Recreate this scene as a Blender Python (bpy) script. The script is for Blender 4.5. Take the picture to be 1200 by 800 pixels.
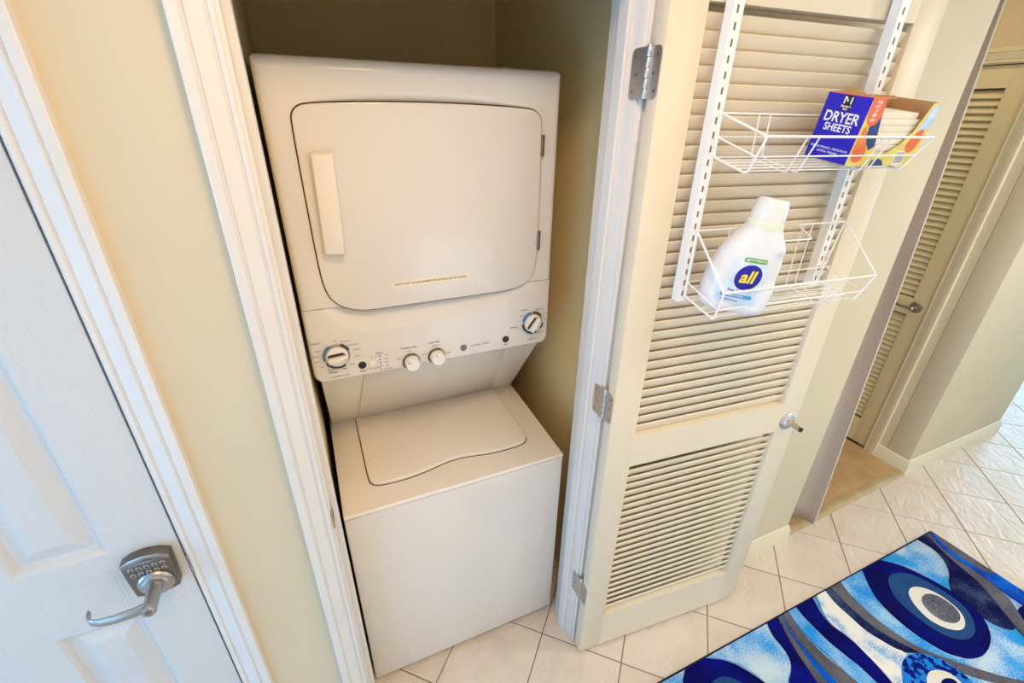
import bpy, bmesh, math, random
from mathutils import Vector, Matrix, Euler

random.seed(7)
scene = bpy.context.scene
COL = scene.collection
for o in list(bpy.data.objects):
    bpy.data.objects.remove(o)

# ------------------------------------------------------------------ camera
cam_d = bpy.data.cameras.new('camera')
cam = bpy.data.objects.new('camera', cam_d)
COL.objects.link(cam)
cam_d.sensor_fit = 'HORIZONTAL'
cam_d.sensor_width = 36.0
cam_d.lens = 531.875 / 1200.0 * 36.0
cam_d.clip_start = 0.02
RIGHT = (0.9147239, -0.4037116, 0.0172390)
UPV = (0.1663323, 0.4150677, 0.8944565)
FWD = (0.3682578, 0.8153133, -0.4468226)
CPOS = (0.1857933, -0.9465464, 1.7928959)
cam.matrix_world = Matrix(((RIGHT[0], UPV[0], -FWD[0], CPOS[0]),
                           (RIGHT[1], UPV[1], -FWD[1], CPOS[1]),
                           (RIGHT[2], UPV[2], -FWD[2], CPOS[2]),
                           (0, 0, 0, 1)))
scene.camera = cam

# ------------------------------------------------------------------ world, lights, exposure
world = bpy.data.worlds.new('world')
scene.world = world
world.use_nodes = True
world.node_tree.nodes['Background'].inputs[0].default_value = (0.80, 0.88, 1.0, 1)
world.node_tree.nodes['Background'].inputs[1].default_value = 0.25


def area_light(name, loc, aim, sx, sy, power, color, shape='RECTANGLE'):
    d = bpy.data.lights.new(name, 'AREA')
    d.shape = shape
    d.size = sx
    if shape == 'RECTANGLE':
        d.size_y = sy
    d.energy = power
    d.color = color
    o = bpy.data.objects.new(name, d)
    COL.objects.link(o)
    o.location = loc
    o.rotation_euler = (Vector(aim) - Vector(loc)).to_track_quat('-Z', 'Y').to_euler()
    return o


# daylight through the glazed entry at the left end of the hall and the windows at the right end, plus added low fills
area_light('daylight_entry', (-4.36, -0.95, 1.15), (0, -0.95, 1.15), 1.5, 2.0, 92, (0.24, 0.56, 1.0))
area_light('low_cool_fill', (-1.6, -1.77, 0.50), (-1.6, 0, 0.50), 1.7, 0.85, 17, (0.22, 0.52, 1.0))  # added cool fill for the lower walls, no known window here
area_light('daylight_living_room', (8.3, -0.2, 1.3), (0, -0.2, 1.2), 3.6, 2.2, 125, (0.45, 0.72, 1.0))
area_light('low_side_fill', (1.75, -1.77, 0.52), (1.75, 0, 0.52), 1.7, 0.85, 6.5, (0.70, 0.86, 1.0))  # added fill for the nook wall end, lower slats and rug
# hall ceiling lamp, then fill lights added along the hall and in the nook
area_light('hall_ceiling_bulb', (0.0, -1.28, 2.375), (0.0, -1.28, 0), 0.26, 0.26, 7.4, (1.0, 0.66, 0.34), 'DISK')
area_light('closet_fill_light', (0.45, -0.65, 2.375), (0.45, -0.65, 0), 0.26, 0.26, 8.2, (1.0, 0.64, 0.34), 'DISK')  # added to brighten the washer top and lid
area_light('middle_fill_light', (1.65, -1.12, 2.375), (1.65, -1.12, 0), 0.26, 0.26, 4.5, (1.0, 0.88, 0.66), 'DISK')  # added fill over the rug, no known fixture
area_light('far_hall_fill_light', (2.75, -1.15, 2.375), (2.75, -1.15, 0), 0.26, 0.26, 21, (1.0, 0.96, 0.90), 'DISK')  # added, stands in for daylight on the right half of the hall
area_light('nook_fill_light', (2.70, 0.40, 2.40), (2.70, 0.40, 0), 0.16, 0.16, 1.7, (1.0, 0.76, 0.40), 'DISK')  # added to brighten the nook, lamp made up

scene.view_settings.view_transform = 'Standard'
scene.view_settings.look = 'None'
scene.view_settings.gamma = 1.0
scene.view_settings.use_curve_mapping = False
scene.view_settings.exposure = -0.13


# ------------------------------------------------------------------ materials
def srgb(c):
    return tuple(((v / 255.0 + 0.055) / 1.055) ** 2.4 if v / 255.0 > 0.04045 else v / 255.0 / 12.92 for v in c)


MATS = {}


def mat(name, rgb, rough=0.5, metal=0.0, rgb2=None, nscale=20.0, ndetail=3.0, ramp=(0.35, 0.65),
        bump=0.0, bscale=None, bstretch=None, bdist=0.002, spec=0.5, coat=0.0, rand=0.0, trans=0.0, sss=0.0):
    m = bpy.data.materials.new(name)
    m.use_nodes = True
    nt = m.node_tree
    b = nt.nodes['Principled BSDF']
    c1 = srgb(rgb) + (1,)
    b.inputs['Base Color'].default_value = c1
    b.inputs['Roughness'].default_value = rough
    b.inputs['Metallic'].default_value = metal
    b.inputs['Specular IOR Level'].default_value = spec
    b.inputs['Coat Weight'].default_value = coat
    b.inputs['Coat Roughness'].default_value = 0.08
    b.inputs['Transmission Weight'].default_value = trans
    tc = nt.nodes.new('ShaderNodeTexCoord')
    vec = tc.outputs['Object']
    if rand:
        oi = nt.nodes.new('ShaderNodeObjectInfo')
        sc = nt.nodes.new('ShaderNodeVectorMath')
        sc.operation = 'SCALE'
        sc.inputs[0].default_value = (37.0, 19.0, 53.0)
        nt.links.new(oi.outputs['Random'], sc.inputs['Scale'])
        ad = nt.nodes.new('ShaderNodeVectorMath')
        ad.operation = 'ADD'
        nt.links.new(vec, ad.inputs[0])
        nt.links.new(sc.outputs[0], ad.inputs[1])
        vec = ad.outputs[0]
    if rgb2 is not None:
        n = nt.nodes.new('ShaderNodeTexNoise')
        n.inputs['Scale'].default_value = nscale
        n.inputs['Detail'].default_value = ndetail
        nt.links.new(vec, n.inputs['Vector'])
        r = nt.nodes.new('ShaderNodeValToRGB')
        r.color_ramp.elements[0].position = ramp[0]
        r.color_ramp.elements[1].position = ramp[1]
        r.color_ramp.elements[0].color = c1
        r.color_ramp.elements[1].color = srgb(rgb2) + (1,)
        nt.links.new(n.outputs['Fac'], r.inputs['Fac'])
        nt.links.new(r.outputs['Color'], b.inputs['Base Color'])
    if bump:
        n = nt.nodes.new('ShaderNodeTexNoise')
        n.inputs['Scale'].default_value = bscale or 60
        n.inputs['Detail'].default_value = 4
        v2 = vec
        if bstretch:
            mp = nt.nodes.new('ShaderNodeMapping')
            mp.inputs['Scale'].default_value = bstretch
            nt.links.new(vec, mp.inputs['Vector'])
            v2 = mp.outputs['Vector']
        nt.links.new(v2, n.inputs['Vector'])
        bn = nt.nodes.new('ShaderNodeBump')
        bn.inputs['Strength'].default_value = bump
        bn.inputs['Distance'].default_value = bdist
        nt.links.new(n.outputs['Fac'], bn.inputs['Height'])
        nt.links.new(bn.outputs['Normal'], b.inputs['Normal'])
    MATS[name] = m
    return m


mat('wall_paint', (220, 206, 176), 0.6, rgb2=(217, 203, 172), nscale=3, bump=0.08, bscale=220, bdist=0.001)
mat('hall_paint_lightened', (246, 224, 168), 0.7, rgb2=(243, 220, 162), nscale=4, bump=0.1, bscale=180, bdist=0.001)  # hall cream lightened to make up for light missing in the closet
mat('ceiling_paint', (244, 243, 240), 0.8, bump=0.1, bscale=150)
mat('trim_paint', (230, 226, 220), 0.32, rgb2=(227, 223, 216), nscale=6)
mat('cream_trim', (235, 224, 194), 0.38)
mat('notice_paper', (248, 234, 206), 0.5)
mat('door_paint', (215, 213, 209), 0.4, bump=0.5, bscale=30, bstretch=(9.0, 1.0, 0.3), bdist=0.003)
mat('louver_paint', (233, 219, 192), 0.42, rgb2=(231, 216, 188), nscale=7)
mat('far_door_paint', (240, 226, 184), 0.45)
mat('enamel', (233, 227, 219), 0.16, coat=0.35, rgb2=(231, 225, 216), nscale=2)
mat('enamel_plastic', (243, 236, 226), 0.28, coat=0.15)
mat('lid_enamel', (243, 236, 225), 0.2, coat=0.3)
mat('gasket', (62, 50, 42), 0.7)
mat('print_dark', (70, 62, 60), 0.6)
mat('print_grey', (128, 120, 114), 0.6)
mat('print_blue', (60, 128, 190), 0.5)
mat('button_black', (38, 34, 34), 0.4)
mat('white_plastic', (244, 240, 232), 0.3)
mat('nickel', (176, 172, 166), 0.32, 1.0, bump=0.05, bscale=200)
mat('steel', (204, 202, 202), 0.42, 1.0)
mat('pewter', (128, 118, 108), 0.36, 1.0)
mat('screw_metal', (140, 132, 120), 0.35, 1.0)
mat('brass_dark', (60, 48, 34), 0.5, 0.6)
mat('white_wire', (246, 244, 240), 0.35)
mat('slot_dark', (122, 112, 98), 0.7)
mat('grout', (150, 128, 104), 0.85, rgb2=(134, 114, 92), nscale=40)
mat('curtain_cloth', (196, 180, 166), 0.9, rgb2=(184, 167, 152), nscale=160, bump=0.5, bscale=320, bstretch=(1, 1, 0.2), bdist=0.001)
mat('curtain_hem', (224, 214, 200), 0.9)
mat('threshold_wood', (196, 170, 124), 0.45, rgb2=(180, 152, 106), nscale=14)
mat('laminate', (204, 168, 122), 0.42, rgb2=(180, 142, 96), nscale=9, ramp=(0.3, 0.75), rand=1.0)
mat('box_blue', (20, 14, 200), 0.35, coat=0.2)
mat('box_navy', (16, 62, 132), 0.4)
mat('box_orange', (244, 112, 62), 0.4)
mat('box_amber', (246, 160, 70), 0.4, rgb2=(240, 130, 60), nscale=14)
mat('box_yellow', (246, 214, 92), 0.4, rgb2=(240, 226, 120), nscale=18)
mat('box_black', (28, 22, 30), 0.5)
mat('box_white', (248, 248, 250), 0.5)
mat('box_pale_blue', (150, 196, 238), 0.4, rgb2=(216, 232, 246), nscale=30)
mat('cardboard', (196, 156, 112), 0.85, rgb2=(184, 144, 100), nscale=12)
mat('sheet_white', (246, 236, 216), 0.9, bump=0.3, bscale=80)
mat('bottle_white', (232, 234, 238), 0.3, coat=0.3)
mat('bottle_label', (226, 236, 244), 0.4, rgb2=(196, 222, 242), nscale=26)
mat('bottle_blue', (28, 24, 160), 0.35)
mat('bottle_sky', (72, 168, 226), 0.4)
mat('bottle_green', (104, 176, 52), 0.4)
mat('bottle_yellow', (250, 222, 40), 0.4)
mat('bottle_cap', (236, 236, 232), 0.25, coat=0.3)
mat('bottle_collar', (236, 240, 212), 0.35)
mat('film', (214, 206, 200), 0.2)
mat('glass_white', (255, 252, 244), 0.4)
mat('rug_edge', (24, 16, 48), 0.95, bump=0.6, bscale=500)
# carved pile of the rug: flat yarn colours and heathered mixes of two yarns
K = dict(bump=0.8, bscale=420, bdist=0.003, spec=0.1)


def yarn(name, rgb, rgb2, low=6.0, high=300.0, mix=0.5, ramp=(0.42, 0.58)):
    """two yarns heathered together: fine speckle whose balance drifts slowly"""
    m = mat(name, rgb, 0.95, **K)
    nt = m.node_tree
    b = nt.nodes['Principled BSDF']
    tc = nt.nodes.new('ShaderNodeTexCoord')
    n1 = nt.nodes.new('ShaderNodeTexNoise')
    n1.inputs['Scale'].default_value = low
    n1.inputs['Detail'].default_value = 2
    n2 = nt.nodes.new('ShaderNodeTexNoise')
    n2.inputs['Scale'].default_value = high
    n2.inputs['Detail'].default_value = 2
    for n in (n1, n2):
        nt.links.new(tc.outputs['Object'], n.inputs['Vector'])
    mx = nt.nodes.new('ShaderNodeMix')
    mx.inputs[0].default_value = mix
    nt.links.new(n1.outputs['Fac'], mx.inputs[2])
    nt.links.new(n2.outputs['Fac'], mx.inputs[3])
    r = nt.nodes.new('ShaderNodeValToRGB')
    r.color_ramp.elements[0].position = ramp[0]
    r.color_ramp.elements[1].position = ramp[1]
    r.color_ramp.elements[0].color = srgb(rgb) + (1,)
    r.color_ramp.elements[1].color = srgb(rgb2) + (1,)
    nt.links.new(mx.outputs[0], r.inputs['Fac'])
    nt.links.new(r.outputs['Color'], b.inputs['Base Color'])


yarn('rug_lightblue', (40, 158, 232), (206, 224, 232), 7.0, 260.0, 0.42, (0.43, 0.60))
yarn('rug_cyan', (28, 146, 228), (176, 216, 236), 8.0, 260.0, 0.4, (0.42, 0.62))
yarn('rug_white', (50, 158, 228), (240, 236, 226), 11.0, 240.0, 0.34, (0.38, 0.50))
yarn('rug_cream', (240, 234, 220), (230, 224, 208))
yarn('rug_navy', (4, 5, 78), (8, 16, 132), 9.0, 300.0, 0.45, (0.46, 0.62))
yarn('rug_navyspeck', (6, 8, 70), (74, 90, 124), 9.0, 320.0, 0.5, (0.47, 0.62))
yarn('rug_slate', (40, 80, 132), (34, 70, 120))
yarn('rug_grey', (112, 110, 116), (82, 80, 88), 12.0, 320.0, 0.6, (0.42, 0.58))
yarn('rug_greyspeck', (128, 128, 136), (56, 56, 72), 10.0, 340.0, 0.75, (0.42, 0.58))
yarn('rug_blue', (14, 108, 214), (10, 60, 170), 10.0, 260.0, 0.45)
yarn('rug_royalspeck', (32, 130, 222), (8, 22, 120), 46.0, 260.0, 0.2, (0.49, 0.52))


def tile_material():
    m = bpy.data.materials.new('stone_tile')
    m.use_nodes = True
    nt = m.node_tree
    b = nt.nodes['Principled BSDF']
    b.inputs['Roughness'].default_value = 0.23
    tc = nt.nodes.new('ShaderNodeTexCoord')
    oi = nt.nodes.new('ShaderNodeObjectInfo')
    sc = nt.nodes.new('ShaderNodeVectorMath')
    sc.operation = 'SCALE'
    sc.inputs[0].default_value = (31.0, 17.0, 43.0)
    nt.links.new(oi.outputs['Random'], sc.inputs['Scale'])
    ad = nt.nodes.new('ShaderNodeVectorMath')
    nt.links.new(tc.outputs['Object'], ad.inputs[0])
    nt.links.new(sc.outputs[0], ad.inputs[1])
    n1 = nt.nodes.new('ShaderNodeTexNoise')
    n1.inputs['Scale'].default_value = 6
    n1.inputs['Detail'].default_value = 6
    nt.links.new(ad.outputs[0], n1.inputs['Vector'])
    r = nt.nodes.new('ShaderNodeValToRGB')
    r.color_ramp.elements[0].position = 0.3
    r.color_ramp.elements[1].position = 0.7
    r.color_ramp.elements[0].color = srgb((219, 202, 182)) + (1,)
    r.color_ramp.elements[1].color = srgb((229, 214, 196)) + (1,)
    nt.links.new(n1.outputs['Fac'], r.inputs['Fac'])
    nt.links.new(r.outputs['Color'], b.inputs['Base Color'])
    # cleft slate relief: warped, stretched ridges
    mp = nt.nodes.new('ShaderNodeMapping')
    mp.inputs['Scale'].default_value = (1.0, 1.7, 1.0)
    nt.links.new(ad.outputs[0], mp.inputs['Vector'])
    n2 = nt.nodes.new('ShaderNodeTexNoise')
    n2.inputs['Scale'].default_value = 9
    n2.inputs['Detail'].default_value = 5
    n2.inputs['Distortion'].default_value = 1.6
    nt.links.new(mp.outputs['Vector'], n2.inputs['Vector'])
    bn = nt.nodes.new('ShaderNodeBump')
    bn.inputs['Strength'].default_value = 0.65
    bn.inputs['Distance'].default_value = 0.011
    nt.links.new(n2.outputs['Fac'], bn.inputs['Height'])
    nt.links.new(bn.outputs['Normal'], b.inputs['Normal'])
    MATS['stone_tile'] = m


tile_material()


# ------------------------------------------------------------------ geometry helpers
ORG = {}


def link(o):
    COL.objects.link(o)
    return o


class MB:
    def __init__(self):
        self.v = []
        self.f = []

    def add(self, vs, fs):
        n = len(self.v)
        self.v += [tuple(p) for p in vs]
        self.f += [tuple(i + n for i in f) for f in fs]
        return self

    def box(self, x0, x1, y0, y1, z0, z1):
        vs = [(x, y, z) for x in (x0, x1) for y in (y0, y1) for z in (z0, z1)]
        return self.add(vs, [(0, 1, 3, 2), (4, 6, 7, 5), (0, 4, 5, 1), (2, 3, 7, 6), (0, 2, 6, 4), (1, 5, 7, 3)])

    def prism(self, pts, vec):
        n = len(pts)
        vec = Vector(vec)
        vs = [tuple(p) for p in pts] + [tuple(Vector(p) + vec) for p in pts]
        fs = [tuple(range(n)), tuple(range(2 * n - 1, n - 1, -1))]
        fs += [(i, i + n, (i + 1) % n + n, (i + 1) % n) for i in range(n)]
        return self.add(vs, fs)

    def xz(self, pts, y0, y1):
        return self.prism([(x, y0, z) for x, z in pts], (0, y1 - y0, 0))

    def tube(self, path, r, n=8, closed=False):
        P = [Vector(p) for p in path]
        m = len(P)
        rings = []
        up = None
        for i in range(m):
            a = P[i - 1] if (i > 0 or closed) else P[i]
            c = P[(i + 1) % m] if (i < m - 1 or closed) else P[i]
            t1 = (P[i] - a).normalized() if (P[i] - a).length > 1e-9 else None
            t2 = (c - P[i]).normalized() if (c - P[i]).length > 1e-9 else None
            t = ((t1 or t2) + (t2 or t1)).normalized()
            k = 1.0
            if t1 and t2:
                k = min(1.5, 1.0 / max(0.5, t.dot(t1)))
            if up is None:
                up = Vector((0, 0, 1)) if abs(t.z) < 0.9 else Vector((1, 0, 0))
            s = t.cross(up)
            if s.length < 1e-6:
                s = t.cross(Vector((0.3, 0.9, 0.2)))
            s.normalize()
            u = s.cross(t).normalized()
            up = u
            rings.append([P[i] + (s * math.cos(q) + u * math.sin(q)) * r * (k if False else 1.0) for q in [2 * math.pi * j / n for j in range(n)]])
        vs = [p for rg in rings for p in rg]
        fs = []
        for i in range(m if closed else m - 1):
            for j in range(n):
                a = i * n + j
                b = i * n + (j + 1) % n
                c = ((i + 1) % m) * n + (j + 1) % n
                d = ((i + 1) % m) * n + j
                fs.append((a, b, c, d))
        if not closed:
            fs.append(tuple(range(n - 1, -1, -1)))
            fs.append(tuple(range((m - 1) * n, m * n)))
        return self.add(vs, fs)

    def lathe(self, prof, org, axis, n=28, sx=1.0):
        a = Vector(axis).normalized()
        u = a.cross(Vector((0, 0, 1)) if abs(a.z) < 0.9 else Vector((1, 0, 0))).normalized()
        w = a.cross(u).normalized()
        o = Vector(org)
        vs = []
        for r, h in prof:
            for j in range(n):
                q = 2 * math.pi * j / n
                vs.append(o + a * h + (u * math.cos(q) * sx + w * math.sin(q)) * r)
        fs = []
        m = len(prof)
        for i in range(m - 1):
            for j in range(n):
                fs.append((i * n + j, i * n + (j + 1) % n, (i + 1) * n + (j + 1) % n, (i + 1) * n + j))
        fs.append(tuple(range(n)))
        fs.append(tuple(range((m - 1) * n, m * n)))
        return self.add(vs, fs)

    def arc_xz(self, cx, cz, r0, r1, a0, a1, y0, y1, n=16):
        pts = [(cx + r1 * math.cos(a0 + (a1 - a0) * i / n), cz + r1 * math.sin(a0 + (a1 - a0) * i / n)) for i in range(n + 1)]
        pts += [(cx + r0 * math.cos(a1 - (a1 - a0) * i / n), cz + r0 * math.sin(a1 - (a1 - a0) * i / n)) for i in range(n + 1)]
        for i in range(n):
            q = [pts[i], pts[i + 1], pts[2 * n + 1 - (i + 1)], pts[2 * n + 1 - i]]
            self.xz(q, y0, y1)
        return self

    def mesh(self, name, bevel=0.0, seg=2, smooth=True, org=(0, 0, 0), angle=32):
        me = bpy.data.meshes.new(name)
        ox, oy, oz = org
        me.from_pydata([(x - ox, y - oy, z - oz) for x, y, z in self.v], [], self.f)
        bm = bmesh.new()
        bm.from_mesh(me)
        bmesh.ops.recalc_face_normals(bm, faces=bm.faces)
        if bevel:
            ed = [e for e in bm.edges if len(e.link_faces) == 2 and e.calc_face_angle(0) > 0.6]
            bmesh.ops.bevel(bm, geom=ed, offset=bevel, segments=seg, affect='EDGES', profile=0.5, clamp_overlap=True)
        bm.to_mesh(me)
        bm.free()
        if smooth:
            me.polygons.foreach_set('use_smooth', [True] * len(me.polygons))
            me.set_sharp_from_angle(angle=math.radians(angle))
        return me

    def build(self, name, material, parent=None, bevel=0.0, seg=2, smooth=True, angle=32):
        org = ORG.get(parent.name, (0, 0, 0)) if parent else (0, 0, 0)
        me = self.mesh(name, bevel, seg, smooth, org, angle)
        me.materials.append(MATS[material])
        o = bpy.data.objects.new(name, me)
        link(o)
        if parent:
            o.parent = parent
            ORG[o.name] = org
        return o


def thing(name, label, cat, loc=(0, 0, 0), rot=(0, 0, 0), world_coords=True, group=None, kind=None):
    o = bpy.data.objects.new(name, None)
    link(o)
    o.empty_display_size = 0.05
    o.location = loc
    o.rotation_euler = rot
    ORG[o.name] = tuple(loc) if world_coords else (0, 0, 0)
    return tag(o, label, cat, group, kind)


def tag(o, label, cat, group=None, kind=None):
    o['label'] = label
    o['category'] = cat
    if group:
        o['group'] = group
    if kind:
        o['kind'] = kind
    return o


def struct(name, mb, material, label, cat, bevel=0.0, **kw):
    return tag(mb.build(name, material, None, bevel, **kw), label, cat, kind='structure')


def copy_part(o, parent, loc=None):
    c = o.copy()
    link(c)
    c.parent = parent
    if loc is not None:
        c.location = loc
    return c


TXT = {}


def text_data(s, bold=0.0):
    key = (s, bold)
    if key not in TXT:
        cu = bpy.data.curves.new('lettering', 'FONT')
        cu.body = s
        cu.align_x = 'CENTER'
        cu.align_y = 'CENTER'
        cu.offset = bold
        cu.resolution_u = 4
        o = bpy.data.objects.new('lettering', cu)
        link(o)
        bpy.context.view_layer.update()
        me = bpy.data.meshes.new_from_object(o.evaluated_get(bpy.context.evaluated_depsgraph_get()))
        TXT[key] = ([tuple(v.co) for v in me.vertices], [tuple(p.vertices) for p in me.polygons])
        bpy.data.objects.remove(o)
        bpy.data.meshes.remove(me)
        bpy.data.curves.remove(cu)
    return TXT[key]


def put_text(mb, s, size, fn, bold=0.0, sx=1.0, shear=0.0):
    """fn maps flat text coordinates (right, up) to a point"""
    vs, fs = text_data(s, bold)
    mb.add([fn((x + shear * y) * size * sx, y * size) for x, y, z in vs], fs)


def chaikin(P, k=2):
    for _ in range(k):
        Q = []
        for i in range(len(P)):
            a = P[i]
            b = P[(i + 1) % len(P)]
            Q.append(tuple(0.75 * u + 0.25 * w for u, w in zip(a, b)))
            Q.append(tuple(0.25 * u + 0.75 * w for u, w in zip(a, b)))
        P = Q
    return P


def offset_poly(P, d):
    n = len(P)
    area = sum(P[i][0] * P[(i + 1) % n][1] - P[(i + 1) % n][0] * P[i][1] for i in range(n))
    sgn = 1 if area > 0 else -1
    out = []
    for i in range(n):
        a = Vector(P[i - 1])
        b = Vector(P[i])
        c = Vector(P[(i + 1) % n])
        t = (c - a)
        t.normalize()
        out.append((b.x + sgn * t.y * d, b.y - sgn * t.x * d))
    return out


# ------------------------------------------------------------------ the setting
WY0, WY1, CEIL = -0.087, 0.034, 2.44          # hall face and closet face of the front wall
XL, XR, YB = -4.45, 8.45, -1.80               # ends of the hall and the wall behind the camera
OPL, OPR, HEAD = 0.125, 0.842, 2.05           # closet opening
NKL, NKR = 2.018, 3.06                        # curtained nook
PY = -0.045                                   # hall face of the wall past the nook

# floor: grout bed with every tile in view as a piece of its own
fl = MB().box(XL, XR, YB, 2.7, -0.05, -0.004)
floor = struct('floor', fl, 'grout', 'beige stone-look tile floor laid diagonally through hall and closet', 'floor')
TS = 0.42712 / math.sqrt(2)
TA = math.radians(1.17)
E1 = (math.cos(TA + math.pi / 4), math.sin(TA + math.pi / 4))
E2 = (math.cos(TA - math.pi / 4), math.sin(TA - math.pi / 4))
T0 = (0.97078, -0.23781)
h = TS / 2 - 0.0018
tm = MB()
b1, b2 = h, h - 0.0022
vs = []
for zz, bb in ((-0.012, b1), (-0.002, b1), (0.0, b2)):
    vs += [(-bb, -bb, zz), (bb, -bb, zz), (bb, bb, zz), (-bb, bb, zz)]
tm.add(vs, [(8, 9, 10, 11)] + [(k * 4 + i, k * 4 + (i + 1) % 4, k * 4 + 4 + (i + 1) % 4, k * 4 + 4 + i) for k in (0, 1) for i in range(4)])
tile_me = tm.mesh('tile', smooth=False)
tile_me.materials.append(MATS['stone_tile'])


def frame_px(p):
    d = Vector(p) - Vector(CPOS)
    z = d.dot(Vector(FWD))
    if z < 0.05:
        return None
    return 600 + 531.875 * d.dot(Vector(RIGHT)) / z, 400 - 531.875 * d.dot(Vector(UPV)) / z


def in_hall(x, y):
    if y < 0.17:
        return True
    if 0.05 < x < 1.0 and y < 1.0:
        return True
    return x > 3.95 and y < 2.5


rest = MB()
n_tiles = 0
for i in range(-34, 34):
    for j in range(-34, 34):
        x = T0[0] + TS * ((i + .5) * E1[0] + (j + .5) * E2[0])
        y = T0[1] + TS * ((i + .5) * E1[1] + (j + .5) * E2[1])
        if not (XL - 0.1 < x < XR + 0.1 and YB - 0.1 < y < 2.6) or not in_hall(x, y):
            continue
        seen = False
        for dx, dy in ((0, 0), (.2, 0), (-.2, 0), (0, .2), (0, -.2)):
            q = frame_px((x + dx, y + dy, 0))
            if q and -5 < q[0] < 1205 and -5 < q[1] < 805:
                seen = True
        # hidden by the washer, the left wall or the wall past the nook
        if x < 0.1 or (x > 3.0 and x < 3.95 and y > 0.0) or (x > 4 and y > 0.8) or (0.2 < x < 0.75 and y > 0.25):
            seen = False
        if seen:
            t = bpy.data.objects.new('tile', tile_me)
            link(t)
            t.parent = floor
            t.location = (x, y, 0)
            t.rotation_euler = (0, 0, TA + math.pi / 4)
            n_tiles += 1
        else:
            c, s = math.cos(TA + math.pi / 4), math.sin(TA + math.pi / 4)
            rest.add([(x + c * u - s * w, y + s * u + c * w, z) for u, w, z in tm.v], tm.f)
ro = rest.build('tile_field', 'stone_tile', floor, smooth=False)
ro['kind'] = 'stuff'

# walls
w = MB()
w.box(XL, -0.800, WY0, WY1, 0, CEIL)
w.box(-0.800, 0.860, WY0, WY1, HEAD, CEIL)
w.box(-0.147, 0.111, WY0, WY1, 0, HEAD)
w.box(0.858, NKL, WY0, WY1, 0, CEIL)
w.box(NKL, NKR, WY0, WY1, 2.26, CEIL)
struct('wall_front', w, 'wall_paint', 'cream painted hall wall around the laundry closet opening', 'wall')
w = MB().box(NKR, 4.05, PY, PY + 0.12, 0, CEIL).box(3.93, 4.05, PY + 0.12, 2.6, 0, CEIL)
struct('wall_right', w, 'wall_paint', 'pale cream wall end past the curtained nook', 'wall', bevel=0.006)
w = MB().box(NKR, NKR + 0.10, PY + 0.12, 0.125, 0, CEIL).box(NKR, NKR + 0.10, 0.125, 0.91, 2.065, CEIL).box(NKR, NKR + 0.10, 0.91, 1.30, 0, CEIL)
struct('wall_nook_right', w, 'wall_paint', 'tan wall of the nook around the far louvered door', 'wall')
struct('wall_nook_back', MB().box(1.9, NKR + 0.1, 1.30, 1.40, 0, CEIL), 'wall_paint', 'back wall of the nook behind the grey curtain', 'wall')
struct('wall_nook_left', MB().box(NKL - 0.10, NKL, WY1, 1.30, 0, CEIL), 'wall_paint', 'left return wall of the nook behind the curtain', 'wall')
struct('wall_closet_back', MB().box(0.02, 1.06, 0.97, 1.07, 0, CEIL), 'hall_paint_lightened', 'shadowed wall in lightened cream behind the stacked washer and dryer', 'wall')
struct('wall_closet_left', MB().box(0.02, 0.122, WY1, 0.97, 0, CEIL), 'hall_paint_lightened', 'lightened cream closet wall left of the washer', 'wall')
struct('wall_closet_right', MB().box(0.958, 1.06, WY1, 0.97, 0, CEIL), 'hall_paint_lightened', 'lightened cream closet wall right of the washer', 'wall')
struct('wall_back', MB().box(XL, XR, YB - 0.1, YB, 0, CEIL), 'ceiling_paint', 'white hall wall opposite the laundry closet', 'wall')
w = MB().box(XL - 0.1, XL, YB, WY0, 2.15, CEIL).box(XL - 0.1, XL, YB, WY0, 0, 0.08).box(XL - 0.1, XL, YB, -1.72, 0, CEIL).box(XL - 0.1, XL, -0.18, WY1, 0, CEIL)
struct('wall_left', w, 'wall_paint', 'hall end wall with a glazed entry', 'wall')
w = MB().box(XR, XR + 0.1, YB, 2.7, 2.40, CEIL).box(XR, XR + 0.1, YB, 2.7, 0, 0.15).box(XR, XR + 0.1, 1.7, 2.7, 0, CEIL)
struct('wall_far_right', w, 'wall_paint', 'living room end wall with wide windows', 'wall')
struct('wall_living_room', MB().box(4.05, XR, 2.6, 2.7, 0, CEIL), 'wall_paint', 'cream living room wall past the hall', 'wall')
struct('ceiling', MB().box(XL, XR, YB, 2.7, CEIL, CEIL + 0.1), 'ceiling_paint', 'white ceiling over the hall', 'ceiling')


def window(name, x, y0, y1, z0, z1, n, label):
    f = MB()
    f.box(x - .03, x + .03, y0, y0 + .05, z0, z1).box(x - .03, x + .03, y1 - .05, y1, z0, z1)
    f.box(x - .03, x + .03, y0, y1, z0, z0 + .05).box(x - .03, x + .03, y0, y1, z1 - .05, z1)
    for k in range(1, n):
        yy = y0 + (y1 - y0) * k / n
        f.box(x - .02, x + .02, yy - .02, yy + .02, z0, z1)
    return struct(name, f, 'trim_paint', label, 'window')


window('window_1', XL - 0.05, -1.72, -0.18, 0.08, 2.15, 2, 'white framed glazed entry at the left hall end')
window('window_2', XR + 0.05, YB, 1.7, 0.15, 2.40, 3, 'white framed wide living room window')

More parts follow.
